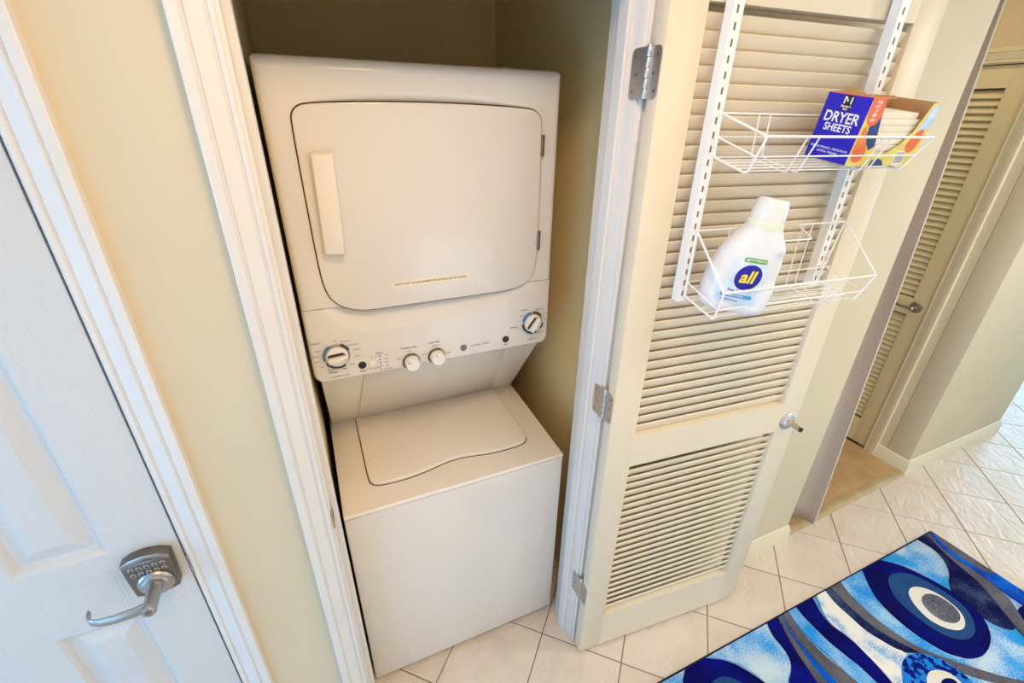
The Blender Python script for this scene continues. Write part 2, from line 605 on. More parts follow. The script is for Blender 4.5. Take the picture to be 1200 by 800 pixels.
f = MB()
for a, b, c, d in ((-2.50, -0.70, 0.02, 0.07), (-2.50, -0.70, 0.93, 0.98), (-2.50, -2.45, 0.02, 0.98), (-0.75, -0.70, 0.02, 0.98), (-1.62, -1.58, 0.02, 0.98)):
    f.box(a, b, YB - 0.02, YB + 0.025, c, d)
for a, b, c, d in ((0.85, 2.65, 0.04, 0.09), (0.85, 2.65, 0.95, 1.00), (0.85, 0.90, 0.04, 1.00), (2.60, 2.65, 0.04, 1.00), (1.73, 1.77, 0.04, 1.00)):
    f2 = f2 if 'f2' in globals() else MB()
    f2.box(a, b, YB - 0.02, YB + 0.025, c, d)
struct('fill_frame_side', f2, 'trim_paint', 'added white frame around the low fill light opposite the open louvered door', 'window')  # made-up frame on the solid wall around the side fill
struct('fill_frame_cool', f, 'trim_paint', 'added white frame around the low fill light behind the camera', 'window')  # made-up frame dressing the cool fill, no opening behind it

# baseboards: ogee-topped boards
BPROF = [(0, 0), (0.014, 0), (0.014, 0.058), (0.0115, 0.063), (0.0115, 0.068), (0.008, 0.074), (0.008, 0.079), (0.004, 0.088), (0, 0.090)]


def baseboard(name, path, label, material='cream_trim'):
    """path: plan points; the board stands to the right-hand side of the walking direction"""
    m = MB()
    rings = []
    n = len(path)
    for k in range(n):
        d0 = (Vector(path[k]) - Vector(path[k - 1])).normalized() if k > 0 else None
        d1 = (Vector(path[k + 1]) - Vector(path[k])).normalized() if k < n - 1 else None
        n0 = Vector((d0.y, -d0.x)) if d0 else Vector((d1.y, -d1.x))
        n1 = Vector((d1.y, -d1.x)) if d1 else n0
        mt = (n0 + n1)
        mt = mt / max(0.2, mt.dot(n0))
        rings.append([(path[k][0] + mt.x * p, path[k][1] + mt.y * p, z) for p, z in BPROF])
    w_ = len(BPROF)
    vs = [q for r in rings for q in r]
    fs = [(a * w_ + b, a * w_ + (b + 1) % w_, (a + 1) * w_ + (b + 1) % w_, (a + 1) * w_ + b) for a in range(n - 1) for b in range(w_)]
    fs += [tuple(range(w_)), tuple(range((n - 1) * w_, n * w_))]
    m.add(vs, fs)
    return struct(name, m, material, label, 'baseboard')


baseboard('baseboard_front', [(0.915, WY0), (NKL, WY0), (NKL, WY1)], 'cream baseboard on the wall behind the open louvered door')
baseboard('baseboard_right', [(NKR, 0.12), (NKR, PY), (4.05, PY), (4.05, 1.0)], 'cream ridged baseboard wrapping the wall end past the nook')
baseboard('baseboard_left', [(-0.098, WY0), (0.060, WY0)], 'short baseboard between the keypad door and the closet')

# nook floor of wood laminate planks, and the transition strip
THA, THB = (NKL + 0.012, -0.066), (NKR - 0.012, -0.036)
nf = MB().prism([(NKL, -0.03, 0.0), (NKR, -0.02, 0.0), (NKR, 1.30, 0.0), (NKL, 1.30, 0.0)], (0, 0, 0.003))
nook_floor = struct('floor_nook', nf, 'grout', 'honey wood laminate floor behind the grey curtain', 'floor')
for k in range(10):
    y0 = -0.045 + k * 0.135
    cuts = [NKL + 0.001, NKL + 0.25 + 0.37 * (k * 0.61 % 1.0) * 1.2, NKR - 0.001]
    for xa, xb in zip(cuts[:-1], cuts[1:]):
        MB().box(xa + .0006, xb - .0006, y0 + .0006, min(y0 + 0.135, 1.299) - .0006, 0.003, 0.010).build('plank', 'laminate', nook_floor, smooth=False)
d = Vector(THB) - Vector(THA)
d.normalize()
nn = Vector((-d.y, d.x))
tp = [(-0.024, 0.0), (-0.024, 0.004), (-0.016, 0.011), (-0.004, 0.014), (0.008, 0.014), (0.024, 0.011), (0.024, 0.0)]
L = (Vector(THB) - Vector(THA)).length
struct('trim_1', MB().prism([(THA[0] + nn.x * p, THA[1] + nn.y * p, z) for p, z in tp], (d.x * L, d.y * L, 0)),
       'threshold_wood', 'tan wood transition strip between tile and laminate', 'threshold')

# casings: moulded profile from the inner edge outwards (u, projection)
CPROF = [(0, 0), (0, 0.007), (0.002, 0.009), (0.008, 0.009), (0.0095, 0.0065), (0.012, 0.0065), (0.014, 0.0095), (0.028, 0.0125),
         (0.0355, 0.0155), (0.0375, 0.013), (0.040, 0.013), (0.0425, 0.017), (0.056, 0.018), (0.058, 0.0165), (0.058, 0)]


def casing(mb, o, U, D, z0, z1):
    mb.prism([(o[0] + U[0] * u + D[0] * p, o[1] + U[1] * u + D[1] * p, z0) for u, p in CPROF], (0, 0, z1 - z0))


def head_casing(mb, a, b, D, z):
    pts = [(a[0] + D[0] * p, a[1] + D[1] * p, z + u) for u, p in CPROF]
    mb.prism(pts, (b[0] - a[0], b[1] - a[1], 0))


# closet door frame
tr = thing('trim_2', 'white moulded door frame around the laundry closet', 'door frame', (0.48, WY0, 0), kind='structure')
m = MB()
casing(m, (0.119, WY0), (-1, 0), (0, -1), 0, 2.055)
m.build('casing', 'trim_paint', tr, angle=20)
m = MB()
casing(m, (0.848, WY0), (1, 0), (0, -1), 0, 2.055)
m.build('casing', 'trim_paint', tr, angle=20)
m = MB()
head_casing(m, (0.061, WY0), (0.906, WY0), (0, -1), 2.055)
m.build('head_casing', 'trim_paint', tr, angle=20)
MB().box(0.108, OPL, WY0, WY1, 0, HEAD).build('jamb', 'trim_paint', tr, bevel=0.001)
MB().box(OPR, 0.860, WY0, WY1, 0, HEAD).build('jamb', 'trim_paint', tr, bevel=0.001)
MB().box(0.108, 0.860, WY0, WY1, HEAD - 0.018, HEAD).build('head_jamb', 'trim_paint', tr)
SP = [(0, 0), (0.0, 0.009), (0.003, 0.012), (0.034, 0.012), (0.037, 0.009), (0.037, 0)]
MB().prism([(OPL + p, -0.047 + u, 0) for u, p in SP], (0, 0, HEAD - 0.02)).build('stop', 'trim_paint', tr)
MB().prism([(OPR - p, -0.047 + u, 0) for u, p in SP], (0, 0, HEAD - 0.02)).build('stop', 'trim_paint', tr)
sk = MB().box(0.1225, 0.1265, -0.089, -0.058, 0.915, 0.972).build('strike_plate', 'nickel', tr, bevel=0.001)
MB().box(0.124, 0.1272, -0.080, -0.066, 0.930, 0.957).build('strike_hole', 'gasket', sk)

# keypad door on the left, with its frame
tr = thing('trim_3', 'white moulded door frame of the keypad door', 'door frame', (-0.45, WY0, 0), kind='structure')
m = MB()
casing(m, (-0.156, WY0), (1, 0), (0, -1), 0, 2.045)
m.build('casing', 'trim_paint', tr, angle=20)
m = MB()
casing(m, (-0.779, WY0), (-1, 0), (0, -1), 0, 2.045)
m.build('casing', 'trim_paint', tr, angle=20)
m = MB()
head_casing(m, (-0.837, WY0), (-0.098, WY0), (0, -1), 2.045)
m.build('head_casing', 'trim_paint', tr, angle=20)
MB().box(-0.160, -0.147, WY0, WY1, 0, HEAD).build('jamb', 'trim_paint', tr)
MB().box(-0.800, -0.775, WY0, WY1, 0, HEAD).build('jamb', 'trim_paint', tr)
MB().box(-0.800, -0.147, WY0, WY1, 2.036, HEAD).build('head_jamb', 'trim_paint', tr)
MB().box(-0.1618, -0.1585, -0.0895, -0.070, 0.905, 0.963).build('strike_plate', 'nickel', tr, bevel=0.0008)

FY = -0.088
DX0, DX1 = -0.7715, -0.1632
d1 = thing('door_1', 'white six-panel door with embossed wood grain and keypad lever lock', 'door', (DX0, FY, 0), kind='structure')
cols = [(-0.4135, -0.2685), (-0.6665, -0.5215)]
rows = [(0.25, 0.838), (1.022, 1.60), (1.70, 1.91)]
m = MB()
xs = [DX0, -0.6665, -0.5215, -0.4135, -0.2685, DX1]
for a, b in ((0, 1), (2, 3), (4, 5)):
    m.box(xs[a], xs[b], FY, FY + 0.035, 0.012, 2.032)
zs = [0.012, 0.25, 0.838, 1.022, 1.60, 1.70, 1.91, 2.032]
for c0, c1 in cols:
    for k in (0, 2, 4, 6):
        m.box(c0, c1, FY, FY + 0.035, zs[k], zs[k + 1])
m.build('frame', 'door_paint', d1, smooth=False)
for c0, c1 in cols:
    for r0, r1 in rows:
        p = MB()
        rings = [(0, 0), (0.004, 0.003), (0.006, 0.003), (0.011, 0.010), (0.020, 0.0105), (0.046, 0.0025), (0.050, 0.002)]
        vs = []
        for ins, dep in rings:
            vs += [(c0 + ins, FY + dep, r0 + ins), (c1 - ins, FY + dep, r0 + ins), (c1 - ins, FY + dep, r1 - ins), (c0 + ins, FY + dep, r1 - ins)]
        fs = []
        for k in range(len(rings) - 1):
            fs += [(k * 4 + i, k * 4 + (i + 1) % 4, k * 4 + 4 + (i + 1) % 4, k * 4 + 4 + i) for i in range(4)]
        n = (len(rings) - 1) * 4
        fs.append((n, n + 1, n + 2, n + 3))
        p.add(vs, fs)
        p.box(c0, c1, FY + 0.014, FY + 0.034, r0, r1)
        p.build('panel', 'door_paint', d1, smooth=False)
# keypad lock
LX, LZ = -0.217, 0.957
plate = [(-0.037, -0.047), (-0.02, -0.053), (0, -0.055), (0.02, -0.053), (0.037, -0.047), (0.040, 0.0), (0.041, 0.043), (0.022, 0.053), (0, 0.056), (-0.022, 0.053), (-0.041, 0.043), (-0.040, 0.0)]
lock = MB().xz([(LX + x, LZ + z) for x, z in plate], FY - 0.021, FY).build('keypad_lock', 'pewter', d1, bevel=0.0015)
lock['label'] = 'satin nickel keypad plate'
top = [(x, z) for x, z in plate if z > 0.04]
m = MB()
m.prism([(LX + x, FY - 0.0215, LZ + z) for x, z in sorted(top)] + [(LX + x * 0.94, FY - 0.0215, LZ + z - 0.009) for x, z in sorted(top, reverse=True)], (0, -0.0012, 0))
m.build('top_band', 'nickel', lock, bevel=0.0005)
for r_, z_ in enumerate((0.984, 0.969)):
    for c_ in range(5):
        bx = LX - 0.026 + 0.0128 * c_ + 0.0
        b_ = MB().lathe([(0.0001, 0.0030), (0.0036, 0.0030), (0.0052, 0.002), (0.0056, 0.0)], (bx, FY - 0.021, z_), (0, -1, 0), 14, 1.0)
        b_.build('button', 'nickel', lock)
        MB().lathe([(0.0001, 0.0035), (0.0022, 0.0033), (0.0024, 0.002)], (bx, FY - 0.021, z_), (0, -1, 0), 10).build('button_mark', 'print_dark', lock)
MB().xz([(LX + 0.001 + 0.011 * math.cos(q) * (1.0 if abs(math.cos(q)) < .9 else .95), 0.9975 + 0.0032 * math.sin(q)) for q in [2 * math.pi * k / 20 for k in range(20)]], FY - 0.0226, FY - 0.021).build('badge', 'nickel', lock)
MB().lathe([(0.031, 0), (0.031, 0.004), (0.028, 0.008), (0.024, 0.009), (0.021, 0.012), (0.014, 0.013)], (LX + 0.003, FY - 0.021, 0.936), (0, -1, 0), 32).build('rosette', 'nickel', lock)
lv = MB().lathe([(0.0150, 0.0), (0.0125, 0.010), (0.0122, 0.050), (0.0130, 0.058), (0.0110, 0.062), (0.0001, 0.0625)], (LX + 0.003, FY - 0.030, 0.936), (0, -1, 0), 24)
path = [(LX + 0.003, 0.079), (LX - 0.02, 0.083), (LX - 0.048, 0.085), (LX - 0.072, 0.083), (LX - 0.086, 0.077), (LX - 0.093, 0.066), (LX - 0.095, 0.054)]
# flat tapering lever blade
vs, fs = [], []
for k, (x, o_) in enumerate(path):
    hh = 0.0130 - 0.0010 * k
    th = 0.0052 - 0.0004 * k
    a = path[max(0, k - 1)]
    b = path[min(len(path) - 1, k + 1)]
    t = Vector((b[0] - a[0], -(b[1] - a[1])))
    t.normalize()
    nx, ny = -t.y, t.x
    zc = 0.938 + 0.0006 * k
    for q in range(10):
        cq, sq = math.cos(2 * math.pi * q / 10), math.sin(2 * math.pi * q / 10)
        vs.append((x + nx * th * cq, FY - o_ + ny * th * cq, zc + hh * sq))
for k in range(len(path) - 1):
    for q in range(10):
        fs.append((k * 10 + q, k * 10 + (q + 1) % 10, k * 10 + 10 + (q + 1) % 10, k * 10 + 10 + q))
fs += [tuple(range(10)), tuple(range((len(path) - 1) * 10, len(path) * 10))]
lv.add(vs, fs)
lv.build('lever', 'nickel', lock, angle=50)
MB().lathe([(0.0001, 0.0645), (0.0055, 0.064), (0.006, 0.062)], (LX + 0.003, FY - 0.030, 0.936), (0, -1, 0), 16).build('key_cylinder', 'screw_metal', lock)


# ------------------------------------------------------------------ louvered doors
def louver_door(root, W, H0, H1, stile, openings, pitch, material, near_high, thick=0.035, slat_w=0.0385, tops=None):
    m = MB()
    m.box(0, stile, 0, thick, H0, H1)
    m.build('stile', material, root, bevel=0.0015)
    m = MB().box(W - stile, W, 0, thick, H0, H1)
    m.build('stile', material, root, bevel=0.0015)
    zz = [H0] + [z for o in openings for z in o] + [H1]
    for k in range(0, len(zz), 2):
        MB().box(stile - 0.001, W - stile + 0.001, 0.0003, thick - 0.0003, zz[k], zz[k + 1]).build('rail', material, root)
    sg = 1 if near_high else -1
    ang = math.radians(66 if near_high else 55)
    t, hw = 0.0034, slat_w / 2
    sec = []
    for q in range(5):
        a = math.pi / 2 + math.pi * q / 4
        sec.append((-hw + t + t * math.cos(a), t * math.sin(a)))
    for q in range(5):
        a = -math.pi / 2 + math.pi * q / 4
        sec.append((hw - t + t * math.cos(a), t * math.sin(a)))
    pts = []
    for u, v in sec:
        y = u * math.cos(ang) - v * math.sin(ang) * -sg
        z = -sg * u * math.sin(ang) + v * math.cos(ang)
        pts.append((stile - 0.003, thick / 2 + y, z))
    me = MB().prism(pts, (W - 2 * stile + 0.006, 0, 0)).mesh('slat', smooth=True)
    me.materials.append(MATS[material])
    for z0, z1 in openings:
        n = int((z1 - z0 - 0.016) / pitch)
        st = z0 + (z1 - z0 - (n - 1) * pitch) / 2
        if tops:                                  # height of the upper slat edges as seen
            lo, hi = [q for q in tops if z0 < q[0] < z1][0]
            n = int(round((hi - lo) / pitch)) + 1
            pitch = (hi - lo) / (n - 1)
            st = lo - (slat_w / 2 - t) * math.sin(ang) - t
        for k in range(n):
            o = bpy.data.objects.new('slat', me)
            link(o)
            o.parent = root
            o.location = (0, 0, st + k * pitch)


DANG = math.atan2(-0.0872247, 0.9961887)
HX, HY = 0.84366, -0.15037
cd = thing('door_2', 'open white louvered closet door with two slatted panels and wire racks', 'door', (HX, HY, 0), (0, 0, DANG), False, kind='structure')
louver_door(cd, 0.711, 0.012, 2.035, 0.083, [(0.190, 0.880), (0.990, 1.986)], 0.0287, 'louver_paint', True, tops=[(0.224, 0.857), (1.021, 1.972)])
hd = MB().lathe([(0.031, 0), (0.031, 0.003), (0.027, 0.008), (0.020, 0.011), (0.014, 0.013)], (0.668, 0, 0.916), (0, -1, 0), 32).build('rosette', 'steel', cd)
MB().lathe([(0.0100, 0.01), (0.0100, 0.050), (0.009, 0.052)], (0.668, 0, 0.916), (0, -1, 0), 4).build('spindle', 'nickel', hd, smooth=False)
MB().lathe([(0.0086, 0.048), (0.0086, 0.054), (0.005, 0.055)], (0.668, 0, 0.916), (0, -1, 0), 10).build('spindle_tip', 'brass_dark', hd, smooth=False)


def hinge(zc):
    """leaf on the door edge, leaf on the jamb and knuckles between, in door space"""
    hh = 0.045
    r = 0.012

    def leaf(x, y0, y1, round_low):
        pts = []
        ya, yb = (y0, y1) if round_low else (y1, y0)      # rounded corners at ya
        s = 1 if yb > ya else -1
        for k in range(7):
            q = math.pi / 2 * k / 6
            pts.append((ya + s * (r - r * math.cos(q)), zc + hh - r + r * math.sin(q)))
        pts += [(yb, zc + hh), (yb, zc - hh)]
        for k in range(7):
            q = math.pi / 2 * k / 6
            pts.append((ya + s * (r - r * math.sin(q)), zc - hh + r - r * math.cos(q)))
        return MB().prism([(x, y, z) for y, z in pts], (-0.0022, 0, 0))
    l1 = leaf(0.0, 0.003, 0.036, True).build('hinge', 'steel', cd)
    l1['label'] = 'satin steel hinge'
    # jamb leaf in world alignment: it lies on the jamb face at x = OPR

    def jx(y):
        return (OPR - 0.0003 - HX + math.sin(DANG) * y) / math.cos(DANG)
    jm = leaf(0.0, 0.046, 0.088, False)
    jm.v = [(x + jx(y), y, z) for x, y, z in jm.v]
    jm.build('jamb_leaf', 'steel', l1)
    for k in range(5):
        z0 = zc - hh + k * 0.018
        MB().lathe([(0.0058, 0.0005), (0.0062, 0.002), (0.0062, 0.016), (0.0058, 0.0175)], (-0.004, 0.041, z0), (0, 0, 1), 14).build('knuckle', 'steel', l1)
    MB().lathe([(0.0065, 0), (0.006, 0.003), (0.003, 0.005)], (-0.004, 0.041, zc + hh), (0, 0, 1), 14).build('pin', 'steel', l1)
    for y_, z_ in ((0.013, 0.031), (0.020, 0.0), (0.013, -0.031), (0.077, 0.031), (0.069, 0.0), (0.077, -0.031)):
        dx = 0.0 if y_ < 0.04 else jx(y_)
        MB().lathe([(0.0034, 0.0), (0.003, 0.0012), (0.0001, 0.0004)], (dx - 0.0021, y_, zc + z_), (-1, 0, 0), 10).build('screw', 'screw_metal', l1)


for zc in (1.870, 1.090, 0.318):
    hinge(zc)

# far louvered door in the nook
tr = thing('trim_4', 'cream door frame of the far louvered door in the nook', 'door frame', (NKR, 0.5, 0), kind='structure')
m = MB()
casing(m, (NKR, 0.172), (0, -1), (-1, 0), 0, 2.03)
m.build('casing', 'cream_trim', tr, angle=20)
m = MB()
casing(m, (NKR, 0.868), (0, 1), (-1, 0), 0, 2.03)
m.build('casing', 'cream_trim', tr, angle=20)
m = MB()
head_casing(m, (NKR, 0.114), (NKR, 0.926), (-1, 0), 2.03)
m.build('head_casing', 'cream_trim', tr, angle=20)
MB().box(NKR, NKR + 0.10, 0.125, 0.168, 0, 2.06).build('jamb', 'cream_trim', tr)
MB().box(NKR, NKR + 0.10, 0.872, 0.91, 0, 2.06).build('jamb', 'cream_trim', tr)
MB().box(NKR, NKR + 0.10, 0.125, 0.91, 2.026, 2.064).build('head_jamb', 'cream_trim', tr)
d3 = thing('door_3', 'tan louvered door with nickel lever in the nook behind the curtain', 'door', (NKR + 0.012, 0.870, 0), (0, 0, -math.pi / 2), False, kind='structure')
louver_door(d3, 0.700, 0.016, 2.022, 0.088, [(0.170, 0.862), (0.955, 1.935)], 0.0300, 'far_door_paint', False)
rs = MB().lathe([(0.029, 0), (0.029, 0.004), (0.025, 0.009), (0.012, 0.011)], (0.640, 0, 0.912), (0, -1, 0), 28).build('rosette', 'nickel', d3)
lv = MB().lathe([(0.010, 0.008), (0.010, 0.048), (0.007, 0.052), (0.0001, 0.053)], (0.640, 0, 0.912), (0, -1, 0), 20)
lv.tube([(0.640, -0.044, 0.912), (0.61, -0.047, 0.913), (0.57, -0.047, 0.915), (0.535, -0.043, 0.914), (0.53, -0.040, 0.913)], 0.0075, 10)
lv.build('lever', 'nickel', rs)


# ------------------------------------------------------------------ stacked washer and dryer
AX0, AX1 = 0.1406, 0.8285
WYF, DYF = 0.050, 0.196                       # washer front, dryer front
lc = thing('laundry_center', 'white stacked washer and dryer unit standing in the closet', 'washer dryer', (0.4845, 0.42, 0))
MB().box(AX0, AX1, WYF, 0.80, 0.018, 0.786).build('washer_cabinet', 'enamel', lc, bevel=0.004, seg=3)
for x in (AX0 + 0.05, AX1 - 0.05):
    for y in (WYF + 0.08, 0.74):
        MB().lathe([(0.022, 0), (0.022, 0.008), (0.012, 0.010), (0.012, 0.022)], (x, y, 0), (0, 0, 1), 16).build('foot', 'button_black', lc)


def ztop(y):
    return 0.800 + (y - 0.05) * 0.0476


MB().prism([(AX0, 0.046, 0.789), (AX0, 0.80, 0.789), (AX0, 0.80, ztop(0.80)), (AX0, 0.05, ztop(0.05)), (AX0, 0.046, 0.797)], (AX1 - AX0, 0, 0)).build('washer_top', 'enamel_plastic', lc, bevel=0.004, seg=3)
lid = [(0.226, 0.468), (0.744, 0.468), (0.747, 0.30), (0.748, 0.172), (0.741, 0.150), (0.720, 0.137), (0.66, 0.134), (0.60, 0.137), (0.555, 0.146),
       (0.51, 0.153), (0.465, 0.151), (0.42, 0.141), (0.37, 0.131), (0.31, 0.127), (0.25, 0.131), (0.231, 0.143), (0.225, 0.165), (0.225, 0.30)]
ls = chaikin([lid[0]] * 3 + [lid[1]] * 3 + lid[2:], 2)
ls = [q for k, q in enumerate(ls) if math.dist(q, ls[k - 1]) > 0.0005]


def lidprism(mb, P, dz0, dz1):
    n = len(P)
    vs = [(x, y, ztop(y) + dz0) for x, y in P] + [(x, y, ztop(y) + dz1) for x, y in P]
    mb.add(vs, [tuple(range(n)), tuple(range(2 * n - 1, n - 1, -1))] + [(i, i + n, (i + 1) % n + n, (i + 1) % n) for i in range(n)])
    return mb


lidprism(MB(), offset_poly(ls, 0.0028), -0.003, 0.0007).build('lid_gap', 'gasket', lc)
lidprism(MB(), ls, -0.003, 0.0100).build('washer_lid', 'lid_enamel', lc, bevel=0.004, seg=3)
# sloping neck between washer and dryer
MB().prism([(AX0 + 0.006, 0.476, 0.815), (AX0 + 0.006, 0.80, 0.815), (AX0 + 0.006, 0.80, 1.150), (AX0 + 0.006, 0.232, 1.150), (AX0 + 0.006, 0.236, 1.138)], (AX1 - AX0 - 0.012, 0, 0)).build('neck', 'enamel_plastic', lc, bevel=0.003)


def on_neck(x, t, out):
    """t from the washer (0) to the dryer (1) along the slope"""
    a = Vector((x, 0.476, 0.815))
    b = Vector((x, 0.236, 1.138))
    nrm = Vector((0, -(b.z - a.z), b.y - a.y)).normalized()
    return a + (b - a) * t + nrm * out


m = MB()
q = [on_neck(0.232, 0.03, 0.0), on_neck(0.736, 0.03, 0.0), on_neck(0.700, 0.97, 0.0), on_neck(0.262, 0.97, 0.0)]
m.prism(q, on_neck(0, 0.5, 0.005) - on_neck(0, 0.5, 0.0))
m.build('neck_panel', 'enamel', lc, bevel=0.003)
for x in (0.165, 0.803):
    p = on_neck(x, 0.955, 0.0)
    ax = on_neck(x, 0.5, 1.0) - on_neck(x, 0.5, 0.0)
    MB().lathe([(0.0055, 0), (0.0045, 0.0022), (0.0001, 0.0026)], p, ax, 12).build('screw', 'screw_metal', lc)


# dryer: cabinet and moulded front as a height field with rounded outline
def front_field(name, z0, z1, rb, rt, depth_fn, nx=96, nz=96, edge=(0.016, 0.016, 0.016)):
    """edge: rounding radius at sides, bottom, top"""
    rows = []
    zs = []
    for k in range(nz + 1):
        t = k / nz
        t = t + 0.10 * math.sin(2 * math.pi * t) * -0.9      # denser near both ends
        zs.append(z0 + (z1 - z0) * t)
    mb = MB()
    xa, xb = AX0 - 0.0066, AX1 - 0.0025
    for z in zs:
        ins = 0.0
        if z - z0 < rb:
            ins = rb - math.sqrt(max(0, rb * rb - (rb - (z - z0)) ** 2))
        if z1 - z < rt:
            ins = max(ins, rt - math.sqrt(max(0, rt * rt - (rt - (z1 - z)) ** 2)))
        row = []
        for k in range(nx + 1):
            u = k / nx
            u = u - 0.09 * math.sin(2 * math.pi * u)
            x = xa + ins + (xb - xa - 2 * ins) * u
            dep = depth_fn(x, z)
            dmin = 0.0
            for dist, r in ((x - xa - ins, edge[0]), (xb - ins - x, edge[0]), (z - z0, edge[1]), (z1 - z, edge[2])):
                if r and dist < r:
                    dmin = max(dmin, r - math.sqrt(max(0, r * r - (r - dist) ** 2)))
            row.append((x, DYF + dep + dmin, z))
        rows.append(row)
    w_ = nx + 1
    vs = [p for r in rows for p in r]
    fs = [(a * w_ + b, a * w_ + b + 1, (a + 1) * w_ + b + 1, (a + 1) * w_ + b) for a in range(nz) for b in range(nx)]
    # skirt backwards
    loop = [b for b in range(w_)] + [a * w_ + nx for a in range(1, nz + 1)] + [nz * w_ + b for b in range(nx - 1, -1, -1)] + [a * w_ for a in range(nz - 1, 0, -1)]
    n0 = len(vs)
    vs += [(vs[i][0], 0.25, vs[i][2]) for i in loop]
    L_ = len(loop)
    fs += [(loop[i], loop[(i + 1) % L_], n0 + (i + 1) % L_, n0 + i) for i in range(L_)]
    mb.add(vs, fs)
    return mb.build(name, 'enamel', lc, angle=50)


def sstep(a, b, t):
    t = max(0.0, min(1.0, (t - a) / (b - a)))
    return t * t * (3 - 2 * t)


def d_top(x, z):
    # shallow crescent scooped out above the door
    k = 1 - ((x - 0.481) / 0.268) ** 2
    if k <= 0:
        return 0.0
    top = 1.806 + 0.030 * k ** 0.7
    return 0.011 * sstep(top, top - 0.030, z) * min(1.0, k * 4)


ARCH = [(0.190, 1.345), (0.212, 1.312), (0.235, 1.288), (0.27, 1.277), (0.33, 1.273), (0.44, 1.275), (0.55, 1.283), (0.645, 1.299), (0.713, 1.319), (0.765, 1.345)]


def arch(x):
    if x <= ARCH[0][0] or x >= ARCH[-1][0]:
        return 9.0
    for a, b in zip(ARCH[:-1], ARCH[1:]):
        if a[0] <= x <= b[0]:
            return a[1] + (b[1] - a[1]) * (x - a[0]) / (b[0] - a[0])


def d_panel(x, z):
    a = arch(x)
    if z < a:
        return 0.0
    return 0.34 * (z - a)


MB().box(AX0 - 0.004, AX1 - 0.005, 0.215, 0.80, 1.146, 1.888).build('dryer_cabinet', 'enamel', lc, bevel=0.004)
front_field('dryer_front', 1.3525, 1.893, 0.001, 0.014, d_top, edge=(0.014, 0.0015, 0.026))
cp = front_field('control_panel', 1.142, 1.3510, 0.030, 0.001, d_panel, nx=120, nz=60, edge=(0.010, 0.010, 0.0012))

door = [(.191, 1.60), (.190, 1.77), (.193, 1.789), (.205, 1.801), (.222, 1.806), (.30, 1.811), (.44, 1.814), (.60, 1.8125), (.735, 1.807), (.755, 1.801), (.768, 1.787), (.772, 1.765), (.774, 1.55),
        (.771, 1.43), (.767, 1.388), (.752, 1.362), (.728, 1.347), (.69, 1.339), (.60, 1.337), (.44, 1.337), (.31, 1.336), (.274, 1.338), (.240, 1.349), (.216, 1.366), (.201, 1.390), (.193, 1.44)]
ds = chaikin(door, 2)
MB().xz(offset_poly(ds, 0.0028), DYF - 0.0006, DYF + 0.03).build('door_gap', 'gasket', lc)
dd_ = MB().xz(ds, DYF - 0.0075, DYF + 0.02).build('dryer_door', 'enamel', lc, bevel=0.0035, seg=3)
hp = [(0.213, 1.715), (0.262, 1.718), (0.256, 1.488), (0.209, 1.490)]
m = MB()
yb, yf = DYF - 0.006, DYF - 0.036
vs = [(x, yb, z) for x, z in hp] + [(hp[0][0] + .002, yf + .006, hp[0][1] - .006), (hp[1][0] - .003, yf, hp[1][1] - .006), (hp[2][0] - .003, yf, hp[2][1] + .006), (hp[3][0] + .002, yf + .006, hp[3][1] + .006)]
m.add(vs, [(0, 1, 2, 3), (4, 5, 6, 7), (0, 1, 5, 4), (1, 2, 6, 5), (2, 3, 7, 6), (3, 0, 4, 7)])
m.build('handle', 'enamel_plastic', dd_, bevel=0.003, seg=3)
for z0, z1 in ((1.697, 1.748), (1.450, 1.502)):
    hg = MB().lathe([(0.0055, 0), (0.0055, z1 - z0)], (0.7745, DYF - 0.006, z0), (0, 0, 1), 12).build('hinge', 'pewter', dd_)
m = MB()
put_text(m, 'PLEASE DO NOT UNLOAD OR REMOVE THE DETERGENT BOTTLE. WE REFILL.', 0.0072, lambda u, v: (0.462 + u, DYF - 0.0079, 1.396 + v), 0.012, 0.78)
m.build('notice_lettering', 'print_dark', dd_, smooth=False)
MB().box(0.36, 0.564, DYF - 0.0077, DYF - 0.0070, 1.388, 1.404).build('notice_strip', 'notice_paper', dd_)

# knobs, buttons, print
PYF = DYF


def dial(cx, cz, r, ang, arcs):
    mb = MB().lathe([(r, 0.0), (r, 0.004), (r * 0.95, 0.006)], (cx, PYF, cz), (0, -1, 0), 40)
    mb.build('dial_base', 'nickel', cp)
    for a0, a1, mt in arcs:
        MB().arc_xz(cx, cz, r * 0.93, r * 1.09, math.radians(a0), math.radians(a1), PYF - 0.0068, PYF - 0.001, 14).build('dial_ring', mt, cp)
    MB().lathe([(r * 0.86, 0.004), (r * 0.84, 0.010), (r * 0.80, 0.012), (0.0001, 0.0125)], (cx, PYF, cz), (0, -1, 0), 40).build('knob', 'white_plastic', cp)
    ca, sa = math.cos(ang), math.sin(ang)

    def loc(u, v):
        return (cx + u * ca - v * sa, cz + u * sa + v * ca)
    w_ = r * 0.74
    g = [loc(-w_, -0.0095), (loc(w_ * 0.8, -0.0095)), loc(w_ * 1.02, 0.0), loc(w_ * 0.9, 0.004), loc(-w_, 0.004)]
    MB().xz(g, PYF - 0.028, PYF - 0.010).build('knob_grip', 'white_plastic', cp, bevel=0.002)
    s_ = [loc(-w_, 0.004), loc(w_ * 0.9, 0.004), loc(w_ * 0.62, 0.0112), loc(-w_ * 0.86, 0.0112)]
    MB().xz(s_, PYF - 0.0132, PYF - 0.010).build('knob_recess', 'gasket', cp)
    p0 = loc(w_ * 0.45, -0.006)
    p1 = loc(w_ * 0.88, -0.001)
    MB().tube([(p0[0], PYF - 0.0283, p0[1]), (p1[0], PYF - 0.0283, p1[1])], 0.0007, 6).build('pointer', 'print_blue', cp)


